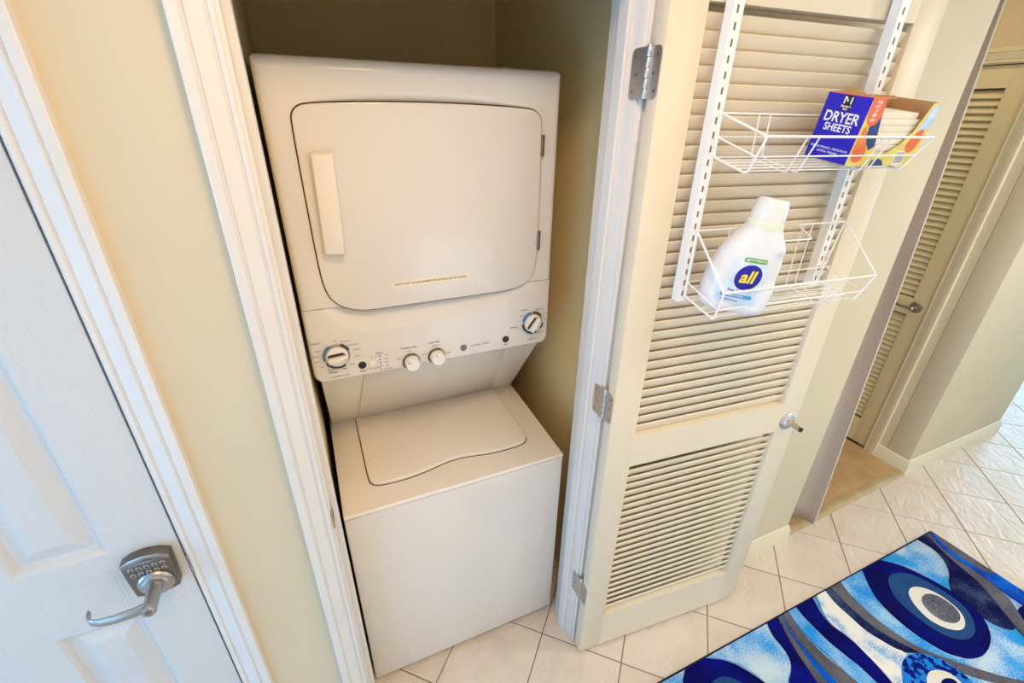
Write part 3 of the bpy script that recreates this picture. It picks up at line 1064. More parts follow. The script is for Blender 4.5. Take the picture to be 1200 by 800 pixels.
dial(0.1985, 1.219, 0.0325, math.radians(4), [(25, 68, 'print_dark'), (118, 195, 'print_blue'), (212, 300, 'print_dark')])
dial(0.7690, 1.221, 0.0330, math.radians(52), [(40, 85, 'print_dark'), (105, 165, 'print_blue'), (185, 290, 'print_dark'), (320, 350, 'print_dark')])
for cx, cz, a in ((0.3895, 1.163, 2.4), (0.4625, 1.166, 1.9)):
    MB().lathe([(0.0255, 0), (0.0255, 0.004), (0.024, 0.006)], (cx, PYF, cz), (0, -1, 0), 32).build('dial_base', 'nickel', cp)
    MB().arc_xz(cx, cz, 0.0215, 0.0245, math.radians(60), math.radians(215), PYF - 0.0066, PYF - 0.003, 14).build('dial_ring', 'print_dark', cp)
    MB().lathe([(0.0205, 0.004), (0.0195, 0.026), (0.0175, 0.029), (0.0001, 0.0295)], (cx, PYF, cz), (0, -1, 0), 32).build('knob', 'white_plastic', cp)
    MB().tube([(cx + 0.008 * math.cos(a), PYF - 0.0296, cz + 0.008 * math.sin(a)), (cx + 0.018 * math.cos(a), PYF - 0.0294, cz + 0.018 * math.sin(a))], 0.0007, 6).build('pointer', 'print_dark', cp)
for cx, cz, r, mt in ((0.2575, 1.178, 0.0105, 'button_black'), (0.6800, 1.179, 0.0105, 'button_black'), (0.2840, 1.178, 0.0085, 'white_plastic')):
    MB().lathe([(r, 0), (r, 0.002), (r * 0.9, 0.003), (0.0001, 0.0034)], (cx, PYF, cz), (0, -1, 0), 24).build('button', mt, cp)
MB().lathe([(0.0100, 0), (0.0100, 0.0012), (0.0001, 0.0014)], (0.5455, PYF, 1.1755), (0, -1, 0), 28).build('emblem', 'print_dark', cp)
m = MB().arc_xz(0.5455, 1.1755, 0.0082, 0.0088, 0, 2 * math.pi, PYF - 0.0019, PYF - 0.0008, 28)
put_text(m, 'GE', 0.0095, lambda u, v: (0.5455 + u, PYF - 0.0018, 1.1755 + v), 0.0, 0.9, 0.25)
m.build('emblem_mark', 'enamel', cp, smooth=False)


def ptext(items, material):
    mb = MB()
    for s, x, z, size in items:
        put_text(mb, s, size, lambda u, v, x=x, z=z: (x + u, PYF - 0.0004, z + v), 0.01)
    mb.build('panel_lettering', material, cp, smooth=False)


ptext([('Temperature', 0.385, 1.207, 0.0085), ('Load Size', 0.459, 1.2105, 0.0085), ('Status', 0.305, 1.206, 0.0075), ('Start', 0.258, 1.160, 0.0085), ('Whites', 0.183, 1.171, 0.0075),
       ('Start', 0.681, 1.161, 0.0065), ('Easy Care', 0.792, 1.262, 0.0065), ('Timed Dry', 0.797, 1.183, 0.0065), ('Delicates', 0.708, 1.214, 0.0065)], 'print_dark')
ptext([('Colors', 0.152, 1.262, 0.0085), ('Cottons', 0.740, 1.266, 0.0065)], 'print_blue')
tick = [('WASHER CYCLES', 0.197, 1.157, 0.0062), ('DRYER CYCLES', 0.772, 1.163, 0.0058), ('WASHER - DRYER', 0.597, 1.1775, 0.0075), ('Off', 0.199, 1.261, 0.0055)]
for a, s in ((62, 'Hand Wash'), (35, 'Speed Wash'), (12, 'Delicates'), (-14, 'Casuals'), (-48, 'Drain'), (150, 'Light'), (172, 'Medium'), (192, 'Heavy'), (218, 'Light'), (248, 'Medium'), (285, 'Heavy')):
    q = math.radians(a)
    tick.append((s, 0.1985 + 0.052 * math.cos(q), 1.219 + 0.043 * math.sin(q), 0.0052))
for a, s in ((30, 'Less'), (5, 'More'), (-30, '40'), (-60, '60'), (140, 'More'), (165, 'Less'), (200, 'Damp'), (250, '20')):
    q = math.radians(a)
    tick.append((s, 0.769 + 0.046 * math.cos(q), 1.221 + 0.042 * math.sin(q), 0.0046))
for k, s in enumerate(('Fill', 'Wash', 'Rinse', 'Spin', 'Lid Locked')):
    tick.append((s, 0.323 + 0.0 * k, 1.196 - 0.0105 * k, 0.0056))
for s, x, z in (('Cold', 0.354, 1.176), ('Hot', 0.424, 1.151), ('Warm', 0.386, 1.196), ('Small', 0.430, 1.178), ('Large', 0.498, 1.170), ('Medium', 0.461, 1.199), ('Select Option', 0.287, 1.162)):
    tick.append((s, x, z, 0.0055))
ptext(tick, 'print_grey')
m = MB()
for k in range(5):
    m.box(0.304, 0.3065, PYF - 0.0012, PYF, 1.1945 - 0.0105 * k, 1.1985 - 0.0105 * k)
m.build('status_lamps', 'print_dark', cp)
MB().tube([(0.284, PYF - 0.0004, 1.189), (0.284, PYF - 0.0004, 1.1965), (0.300, PYF - 0.0004, 1.1965)], 0.0004, 4).build('guide_line', 'print_grey', cp)

# crumpled film lying on top of the dryer, just showing over its edge
m = MB()
N = 14
rr = random.Random(3)
vs = []
for a in range(N + 1):
    for b in range(5):
        u = a / N
        e = math.sin(math.pi * u) * math.sin(math.pi * b / 4)
        vs.append((0.665 + u * 0.13, 0.30 + b * 0.02, 1.889 + e * (0.010 + 0.012 * rr.random())))
fs = [(a * 5 + b, a * 5 + b + 1, a * 5 + b + 6, a * 5 + b + 5) for a in range(N) for b in range(4)]
m.add(vs, fs)
fo = m.build('plastic_film', 'film', None, smooth=False)
tag(fo, 'small crumpled bit of plastic film on top of the dryer', 'plastic film')

# ------------------------------------------------------------------ rack, baskets and what they hold (door space: along, out, up)
DL = (HX, HY, 0)
DROT = (0, 0, DANG)


def door_thing(name, label, cat, s, off, z, extra=(0, 0, 0), group=None):
    c, sn = math.cos(DANG), math.sin(DANG)
    loc = (HX + c * s + sn * off, HY + sn * s - c * off, z)
    o = thing(name, label, cat, loc, (extra[0], extra[1], DANG + extra[2]), False, group)
    ORG[o.name] = (s, -off, z)
    return o


rack = door_thing('hanging_rack', 'white slotted metal rails hung on the louvered door', 'rack', 0.34, 0.0, 1.40)
for s0 in (0.116, 0.537):
    w_ = 0.024
    m = MB()
    m.box(s0, s0 + w_, -0.026, -0.0245, 1.402, 2.045)
    m.box(s0, s0 + 0.0015, -0.0245, -0.004, 1.402, 2.045)
    m.box(s0 + w_ - 0.0015, s0 + w_, -0.0245, -0.004, 1.402, 2.045)
    m.box(s0, s0 + w_, -0.026, 0.041, 2.038, 2.0405)
    m.box(s0, s0 + w_, 0.0385, 0.041, 2.00, 2.0405)
    r_ = m.build('rail', 'white_wire', rack, smooth=False)
    m = MB()
    for k in range(24):
        z = 1.416 + k * 0.0262
        m.box(s0 + 0.0085, s0 + 0.0128, -0.0264, -0.0255, z, z + 0.0125)
    m.build('slots', 'slot_dark', r_, smooth=False)


def wire(mb, pts, r, closed=False):
    P = [Vector((s, -o, z)) for s, o, z in pts]
    # small bends at the corners
    Q = []
    n = len(P)
    for i in range(n):
        if not closed and i in (0, n - 1):
            Q.append(P[i])
            continue
        a, b, c = P[i - 1], P[i], P[(i + 1) % n]
        k1 = min(0.007, (a - b).length * 0.3)
        k2 = min(0.007, (c - b).length * 0.3)
        A = b + (a - b).normalized() * k1
        C_ = b + (c - b).normalized() * k2
        for t in (0, 0.5, 1):
            Q.append(A * (1 - t) ** 2 + b * 2 * t * (1 - t) + C_ * t * t)
    mb.tube(Q, r, 7, closed)


def basket(name, label, sL, sR, sRb, BT, FT, FB, BB, pairs, mid, extra):
    b = door_thing(name, label, 'wire basket', (sL + sR) / 2, BB[0], BB[1])
    for st, sb in ((sL, sL), (sR, sRb)):
        m = MB()
        wire(m, [(st, *BT), (st, *FT), (sb, *FB), (sb, *BB)], 0.0024, True)
        m.build('side_frame', 'white_wire', b)
    m = MB()
    wire(m, [(sL, *FT), (sR, *FT)], 0.0026)
    m.build('front_rim', 'white_wire', b)
    m = MB()
    for q in extra['back_rim']:
        wire(m, q, 0.0021)
    m.build('back_rim', 'white_wire', b)
    m = MB()
    f0, b0 = mid
    wire(m, [(sL, *b0), (sL, *f0), ((sR + sRb) / 2, *f0), ((sR + sRb) / 2, *b0)], 0.0017)
    wire(m, [(sL, *b0), (sR, *b0)], 0.0014)
    m.build('middle_wire', 'white_wire', b)
    for k in range(6):
        t = (k + 0.5) / 6
        o_ = BB[0] + (FB[0] - BB[0]) * t
        z_ = BB[1] + (FB[1] - BB[1]) * t + 0.0018
        m = MB()
        wire(m, [(sL, o_, z_), (sRb, o_, z_)], 0.0014)
        m.build('floor_wire', 'white_wire', b)
    for s_ in pairs:
        m = MB()
        wire(m, [(s_, *BT), (s_, BB[0], BB[1] - 0.001), (s_, FB[0], FB[1] - 0.001), (s_, FT[0] + 0.0, FT[1])], 0.0016)
        m.build('cross_wire', 'white_wire', b)
    return b


basket('wire_basket', 'upper white wire basket holding the dryer sheets box', 0.132, 0.573, 0.548, (0.031, 1.803), (0.158, 1.766), (0.130, 1.700), (0.034, 1.722),
       (0.229, 0.258, 0.428, 0.450), ((0.1435, 1.731), (0.0325, 1.760)), {'back_rim': [[(0.132, 0.031, 1.803), (0.573, 0.031, 1.803)]]})
basket('wire_basket', 'lower white wire basket holding the detergent bottle', 0.130, 0.580, 0.550, (0.031, 1.570), (0.147, 1.465), (0.135, 1.399), (0.031, 1.418),
       (0.221, 0.261, 0.441, 0.472), ((0.1395, 1.424), (0.031, 1.452)),
       {'back_rim': [[(0.130, 0.031, 1.570), (0.250, 0.031, 1.570)], [(0.580, 0.031, 1.568), (0.424, 0.031, 1.568), (0.432, 0.072, 1.543), (0.240, 0.072, 1.545)]]})

# dryer sheets box: left end panel blue, front torn open
BL, BD, BH = 0.195, 0.100, 0.124
bx = door_thing('dryer_sheets_box', 'torn open blue and yellow box of dryer sheets in the upper basket', 'box', 0.379, 0.032, 1.7245, (math.radians(8), 0, 0))
ORG[bx.name] = (0, 0, 0)
t = 0.0012
MB().box(0, t, -BD, 0, 0, BH).build('end_panel', 'box_blue', bx)
MB().box(0, BL, -t, 0, 0, BH - 0.002).build('back_panel', 'cardboard', bx)
MB().box(BL - t, BL, -BD, 0, 0, BH - 0.004).build('end_panel', 'cardboard', bx)
MB().box(0, BL, -BD, 0, 0, t).build('bottom_panel', 'cardboard', bx)
fp = MB()
prof = [(0, 0), (BL, 0), (BL, BH - 0.002), (BL - 0.022, BH - 0.006), (BL - 0.030, BH * 0.78), (BL - 0.040, BH * 0.55), (BL - 0.062, BH * 0.34), (0.10, 0.022), (0.080, 0.022), (0.064, 0.022), (0.055, 0.05), (0.043, 0.085), (0.032, BH), (0, BH)]
fp.add([(x, -BD, z) for x, z in prof] + [(x, -BD - t, z) for x, z in prof],
       [tuple(range(14)), tuple(range(27, 13, -1))] + [(i, i + 14, (i + 1) % 14 + 14, (i + 1) % 14) for i in range(14)])
fpo = fp.build('front_panel', 'box_yellow', bx, smooth=False)
yf = -BD - t - 0.0003


def flat_xz(pts, material, name, parent, y=yf, th=0.0002):
    return MB().xz(pts, y - th, y).build(name, material, parent, smooth=False)


flat_xz([(0.008, BH), (0.032, BH), (0.0425, 0.085), (0.049, 0.067), (0.0545, 0.05), (0.058, 0.038), (0.046, 0.03), (0.024, 0.05)], 'box_navy', 'print_patch', fpo)
flat_xz([(0.0, BH), (0.032, BH), (0.0385, 0.100), (0.038, 0.088), (0.032, 0.078), (0.020, 0.074), (0.010, 0.078), (0.002, 0.090), (0.0, 0.098)], 'box_orange', 'orange_tag', fpo, yf - 0.0003)
drop = [(0.014, 0.078), (0.024, 0.066), (0.036, 0.048), (0.046, 0.034), (0.050, 0.024), (0.046, 0.013), (0.036, 0.006), (0.024, 0.006), (0.013, 0.012), (0.008, 0.024), (0.008, 0.040), (0.009, 0.062)]
flat_xz(chaikin([(x * 0.86 - 0.003, z) for x, z in drop], 2), 'box_amber', 'drop_print', fpo, yf - 0.0005)
flat_xz([(0.022 + 0.0155 * math.cos(q), 0.024 + 0.015 * math.sin(q)) for q in [math.pi * 2 * k / 24 for k in range(24)]], 'box_orange', 'drop_print', fpo, yf - 0.0009)
m = MB()
for s_, z_, sz in (('TWIN', 0.1165, 0.0072), ('PACK', 0.1095, 0.0072), ('2 x 240', 0.1025, 0.0052), ('480', 0.0945, 0.0105), ('SHEETS', 0.0855, 0.0062)):
    put_text(m, s_, sz, lambda u, v, z_=z_: (0.0175 + u * 0.72, yf - 0.0007, z_ + v), 0.02)
m.build('tag_lettering', 'box_white', fpo, smooth=False)
flat_xz([(0.066, 0.0), (0.110, 0.0), (0.100, 0.010), (0.086, 0.014), (0.070, 0.010)], 'box_navy', 'print_patch', fpo)
flat_xz([(0.162, BH * .55), (0.172, BH * .84), (0.18, BH - .01), (0.195, BH - 0.003), (0.195, 0.085), (0.188, 0.068), (0.174, 0.060)], 'box_pale_blue', 'print_patch', fpo)
flat_xz(chaikin([(0.150, 0.046), (0.168, 0.068), (0.182, 0.072), (0.186, 0.052), (0.178, 0.030), (0.164, 0.024), (0.152, 0.032)], 1), 'box_orange', 'orange_tag', fpo, yf - 0.0003)
m = MB()
for k in range(7):
    m.box(0.136 + k * 0.0035, 0.136 + k * 0.0035 + (0.0010 if k % 2 else 0.0018), yf - 0.0007, yf - 0.0005, 0.004, 0.026)
MB().box(0.133, 0.162, yf - 0.0004, yf, 0.002, 0.028).build('barcode_patch', 'box_white', fpo)
m.build('barcode', 'print_grey', fpo, smooth=False)
MB().box(-0.0004, 0.060, -BD, -BD + 0.0012, BH - 0.0005, BH + 0.0008).build('edge_strip', 'box_amber', bx)
MB().box(-0.0004, 0.0012, -BD, 0, BH - 0.0005, BH + 0.0008).build('edge_strip', 'box_orange', bx)
m = MB()
pts = [(0.0, BH), (0.03, BH + 0.004), (0.042, BH + 0.012), (0.050, BH + 0.006), (0.07, BH + 0.010), (0.085, BH + 0.004), (0.10, BH)]
m.add([(x, -0.003, z - 0.002) for x, z in pts] + [(x, -0.0045, z) for x, z in pts] + [(x, -0.003, BH - 0.01) for x, z in pts], [(i, i + 1, i + 8, i + 7) for i in range(6)] + [(i + 7, i + 8, i + 15, i + 14) for i in range(6)])
m.build('torn_edge', 'cardboard', bx, smooth=False)


def ends(u, v):      # on the left end panel: right = towards the viewer, up
    return (-0.0004, -BD / 2 - u, BH / 2 + v)


m = MB()
put_text(m, 'DRYER', 0.0265, lambda u, v: ends(u, v + 0.0195), 0.022, 0.98)
put_text(m, 'SHEETS', 0.0195, lambda u, v: ends(u, v + 0.0005), 0.022, 0.98)
put_text(m, 'REDUCES WRINKLES - FIGHTS STATIC', 0.0058, lambda u, v: ends(u, v - 0.038), 0.01, 0.9)
put_text(m, 'SOFTENS - FRESHENS', 0.0058, lambda u, v: ends(u, v - 0.0455), 0.01, 0.9)
m.build('box_lettering', 'box_white', bx, smooth=False)
MB().add([ends(-0.011, 0.0605), ends(0.012, 0.0605), ends(0.012, 0.0355), ends(0.007, 0.0325), ends(-0.006, 0.0325), ends(-0.011, 0.0355)], [(0, 1, 2, 3, 4, 5)]).build('logo_patch', 'box_black', bx, smooth=False)
m = MB()


def e2(u, v):
    p = ends(u, v + 0.0022)
    return (p[0] - 0.0004, p[1], p[2])


# angular M of the logo, two small lines below
for q in ([(-0.0085, 0.043), (-0.0085, 0.056), (-0.0055, 0.056), (-0.0055, 0.043)], [(0.0065, 0.043), (0.0065, 0.0545), (0.0095, 0.056), (0.0095, 0.043)],
          [(-0.0075, 0.056), (-0.0045, 0.056), (0.0015, 0.0485), (-0.0005, 0.046)], [(-0.0005, 0.046), (0.0015, 0.0485), (0.0125, 0.0605), (0.0085, 0.056)]):
    m.add([e2(*p) for p in q], [(0, 1, 2, 3)])
put_text(m, "Member's", 0.0062, lambda u, v: e2(u + 0.0005, v + 0.0385), 0.02, 0.9)
put_text(m, 'Mark', 0.0055, lambda u, v: e2(u + 0.0005, v + 0.0335), 0.02, 0.9)
m.build('logo_mark', 'box_white', bx, smooth=False)

# stack of sheets inside, separate layers with a rounded shoulder
st = door_thing('dryer_sheets', 'stack of white dryer sheets showing in the torn box', 'dryer sheets', 0.379, 0.032, 1.7245, (math.radians(8), 0, 0))
ORG[st.name] = (0, 0, 0)
for k in range(8):
    z0 = 0.002 + k * 0.0122
    k2 = max(0, k - 5) * 0.006
    MB().box(0.056 - 0.05, BL - 0.012 - k2 * 2.0, -BD + 0.004 + k2 * 0.3 + 0.001 * (k % 2), -0.006, z0, z0 + 0.0122).build('sheet_layer', 'sheet_white', st, bevel=0.0022)

# detergent bottle
bt = door_thing('detergent_bottle', 'white detergent bottle with blue and yellow logo in the lower basket', 'bottle', 0.208, 0.090, 1.4025, (math.radians(-3), math.radians(8), math.radians(-27)))
ORG[bt.name] = (0, 0, 0)
SECT = [(0.0, 0.060, 0.034), (0.003, 0.067, 0.040), (0.010, 0.0715, 0.044), (0.03, 0.0745, 0.046), (0.07, 0.0755, 0.0465), (0.10, 0.0735, 0.0455), (0.125, 0.069, 0.044),
        (0.145, 0.062, 0.0415), (0.160, 0.054, 0.039), (0.172, 0.046, 0.037), (0.182, 0.040, 0.0355), (0.188, 0.037, 0.0350)]


def section(z):
    for a, b in zip(SECT[:-1], SECT[1:]):
        if a[0] <= z <= b[0]:
            k = (z - a[0]) / (b[0] - a[0])
            return a[1] + (b[1] - a[1]) * k, a[2] + (b[2] - a[2]) * k
    return SECT[-1][1:]


EX = 2.7
CXB = lambda z: 0.010 * sstep(0.03, 0.188, z)     # shoulder leans to the pouring side


def front(x, z, out=0.0):
    a, b = section(z)
    u = min(0.999, abs((x - CXB(z)) / a))
    return -(b * (1 - u ** EX) ** (1 / EX)) - out


m = MB()
NB = 48
vs, fs = [], []
zz = []
for a, b in zip(SECT[:-1], SECT[1:]):
    for k in range(3):
        zz.append(a[0] + (b[0] - a[0]) * k / 3)
zz.append(SECT[-1][0])
for z in zz:
    a, b = section(z)
    for k in range(NB):
        q = 2 * math.pi * k / NB
        c, s = math.cos(q), math.sin(q)
        x = a * math.copysign(abs(c) ** (2 / EX), c)
        y = b * math.copysign(abs(s) ** (2 / EX), s)
        # thumb hollow on the right flank
        if x > 0.25 * a and y < 0.3 * b:
            g = sstep(0.055, 0.085, z) * (1 - sstep(0.13, 0.152, z)) * sstep(0.3, 0.75, x / a)
            y += 0.012 * g * (1 if y < 0 else 0)
        vs.append((x + CXB(z), y, z))
for i in range(len(zz) - 1):
    for k in range(NB):
        fs.append((i * NB + k, i * NB + (k + 1) % NB, (i + 1) * NB + (k + 1) % NB, (i + 1) * NB + k))
fs += [tuple(range(NB)), tuple(range((len(zz) - 1) * NB, len(zz) * NB))]
m.add(vs, fs)
body = m.build('body', 'bottle_white', bt, angle=60)
cx0 = CXB(0.188)
MB().lathe([(0.0365, 0.184), (0.0375, 0.188), (0.0375, 0.200), (0.036, 0.202)], (cx0, 0, 0), (0, 0, 1), 40).build('collar', 'bottle_collar', bt)
MB().lathe([(0.0350, 0.200), (0.0355, 0.204), (0.0338, 0.228), (0.0316, 0.242), (0.0285, 0.2470), (0.025, 0.2475), (0.0235, 0.2460), (0.0001, 0.2458)], (cx0, 0, 0), (0, 0, 1), 40).build('cap', 'bottle_cap', bt)


def patch(name, outline, material, out, parent=body, nx=18, nz=22):
    """a thin label cut to an outline (fan of strips) lying on the bottle front"""
    mb = MB()
    xs_ = [p[0] for p in outline]
    zs_ = [p[1] for p in outline]
    z0, z1 = min(zs_), max(zs_)

    def span(z):
        X = []
        n = len(outline)
        for i in range(n):
            a, b = outline[i], outline[(i + 1) % n]
            if (a[1] - z) * (b[1] - z) <= 0 and a[1] != b[1]:
                X.append(a[0] + (b[0] - a[0]) * (z - a[1]) / (b[1] - a[1]))
        return (min(X), max(X)) if X else (xs_[0], xs_[0])
    vs, fs = [], []
    for i in range(nz + 1):
        z = z0 + (z1 - z0) * min(0.9999, max(0.0001, i / nz))
        a, b = span(z)
        for k in range(nx + 1):
            x = a + (b - a) * k / nx
            vs.append((x, front(x, z, out), z))
    w_ = nx + 1
    fs = [(i * w_ + k, i * w_ + k + 1, (i + 1) * w_ + k + 1, (i + 1) * w_ + k) for i in range(nz) for k in range(nx)]
    mb.add(vs, fs)
    return mb.build(name, material, parent, angle=80)


patch('label', chaikin([(-0.050, 0.022), (0.0, 0.018), (0.042, 0.022), (0.036, 0.09), (0.030, 0.128), (-0.02, 0.132), (-0.034, 0.126), (-0.044, 0.09), (-0.050, 0.05)], 2), 'bottle_label', 0.0006)
LXC, LZC = 0.000, 0.0845
patch('logo_disc', [(LXC + 0.0270 * math.cos(q), LZC + 0.0280 * math.sin(q) + 0.004 * math.cos(q)) for q in [2 * math.pi * k / 36 for k in range(36)]], 'bottle_blue', 0.0012)
patch('green_tag', [(-0.018, 0.116), (0.026, 0.118), (0.028, 0.122), (0.026, 0.1275), (-0.017, 0.1255), (-0.020, 0.121)], 'bottle_green', 0.0012)
patch('blue_band', [(-0.044, 0.036), (0.020, 0.037), (0.024, 0.041), (0.020, 0.0455), (-0.044, 0.0445)], 'bottle_sky', 0.0012)
m = MB()
put_text(m, 'all', 0.037, lambda u, v: (LXC + u, front(LXC + u, LZC + v, 0.0018), LZC + v + 0.10 * u), 0.028, 0.95, 0.18)
m.build('logo_lettering', 'bottle_yellow', body, smooth=False)
m = MB()
put_text(m, 'free clear', 0.0085, lambda u, v: (u - 0.016, front(u - 0.016, 0.0525 + v, 0.0014), 0.0525 + v), 0.01)
put_text(m, 'SENSITIVE SKIN', 0.0055, lambda u, v: (u - 0.022, front(u - 0.022, 0.030 + v, 0.0014), 0.030 + v), 0.01)
m.build('label_lettering', 'bottle_blue', body, smooth=False)
m = MB()
put_text(m, '#1', 0.008, lambda u, v: (u - 0.011, front(u - 0.011, 0.121 + v, 0.0017), 0.121 + v), 0.02)
put_text(m, 'RECOMMENDED', 0.0045, lambda u, v: (u + 0.010, front(u + 0.010, 0.1225 + v, 0.0017), 0.1225 + v), 0.01)
put_text(m, 'FREE OF DYES', 0.0055, lambda u, v: (u - 0.014, front(u - 0.014, 0.041 + v, 0.0017), 0.041 + v), 0.01)
m.build('label_lettering', 'box_white', body, smooth=False)

# ------------------------------------------------------------------ curtain gathered at the left of the nook
cu = thing('curtain', 'pinkish grey cloth curtain gathered at the side of the nook', 'curtain', (2.12, -0.02, 0.02))
NZ, NU = 26, 40
vs, fs = [], []
for i in range(NZ + 1):
    tz = i / NZ
    z = 0.022 + (2.20 - 0.022) * tz
    S = Vector((2.055 + 0.01 * tz, 0.10))
    Ebot, Etop = Vector((2.212, -0.100)), Vector((2.158, -0.030))
    E_ = Ebot.lerp(Etop, tz)
    dr = (E_ - S)
    pn = Vector((-dr.y, dr.x)).normalized()
    for k in range(NU + 1):
        u = k / NU
        p = S + dr * u + pn * (0.030 * math.sin(u * math.pi * 3.0) * (1 - u * 0.75) + 0.004 * math.sin(z * 4 + u * 5))
        vs.append((p.x, p.y, z + 0.018 * (1 - tz) * (1 - u)))
for i in range(NZ):
    for k in range(NU):
        a = i * (NU + 1) + k
        fs.append((a, a + 1, a + NU + 2, a + NU + 1))
cm = MB().add(vs, fs)
cl = cm.build('cloth', 'curtain_cloth', cu, angle=80)
sm = cl.modifiers.new('thickness', 'SOLIDIFY')
sm.thickness = 0.0025
sm.offset = 0
hem = MB().tube([vs[i * (NU + 1) + NU] for i in range(NZ + 1)], 0.0035, 6)
hem.build('hem', 'curtain_hem', cu)
MB().tube([(NKL, 0.02, 2.215), (NKR, 0.02, 2.215)], 0.008, 10).build('rod', 'white_wire', cu)

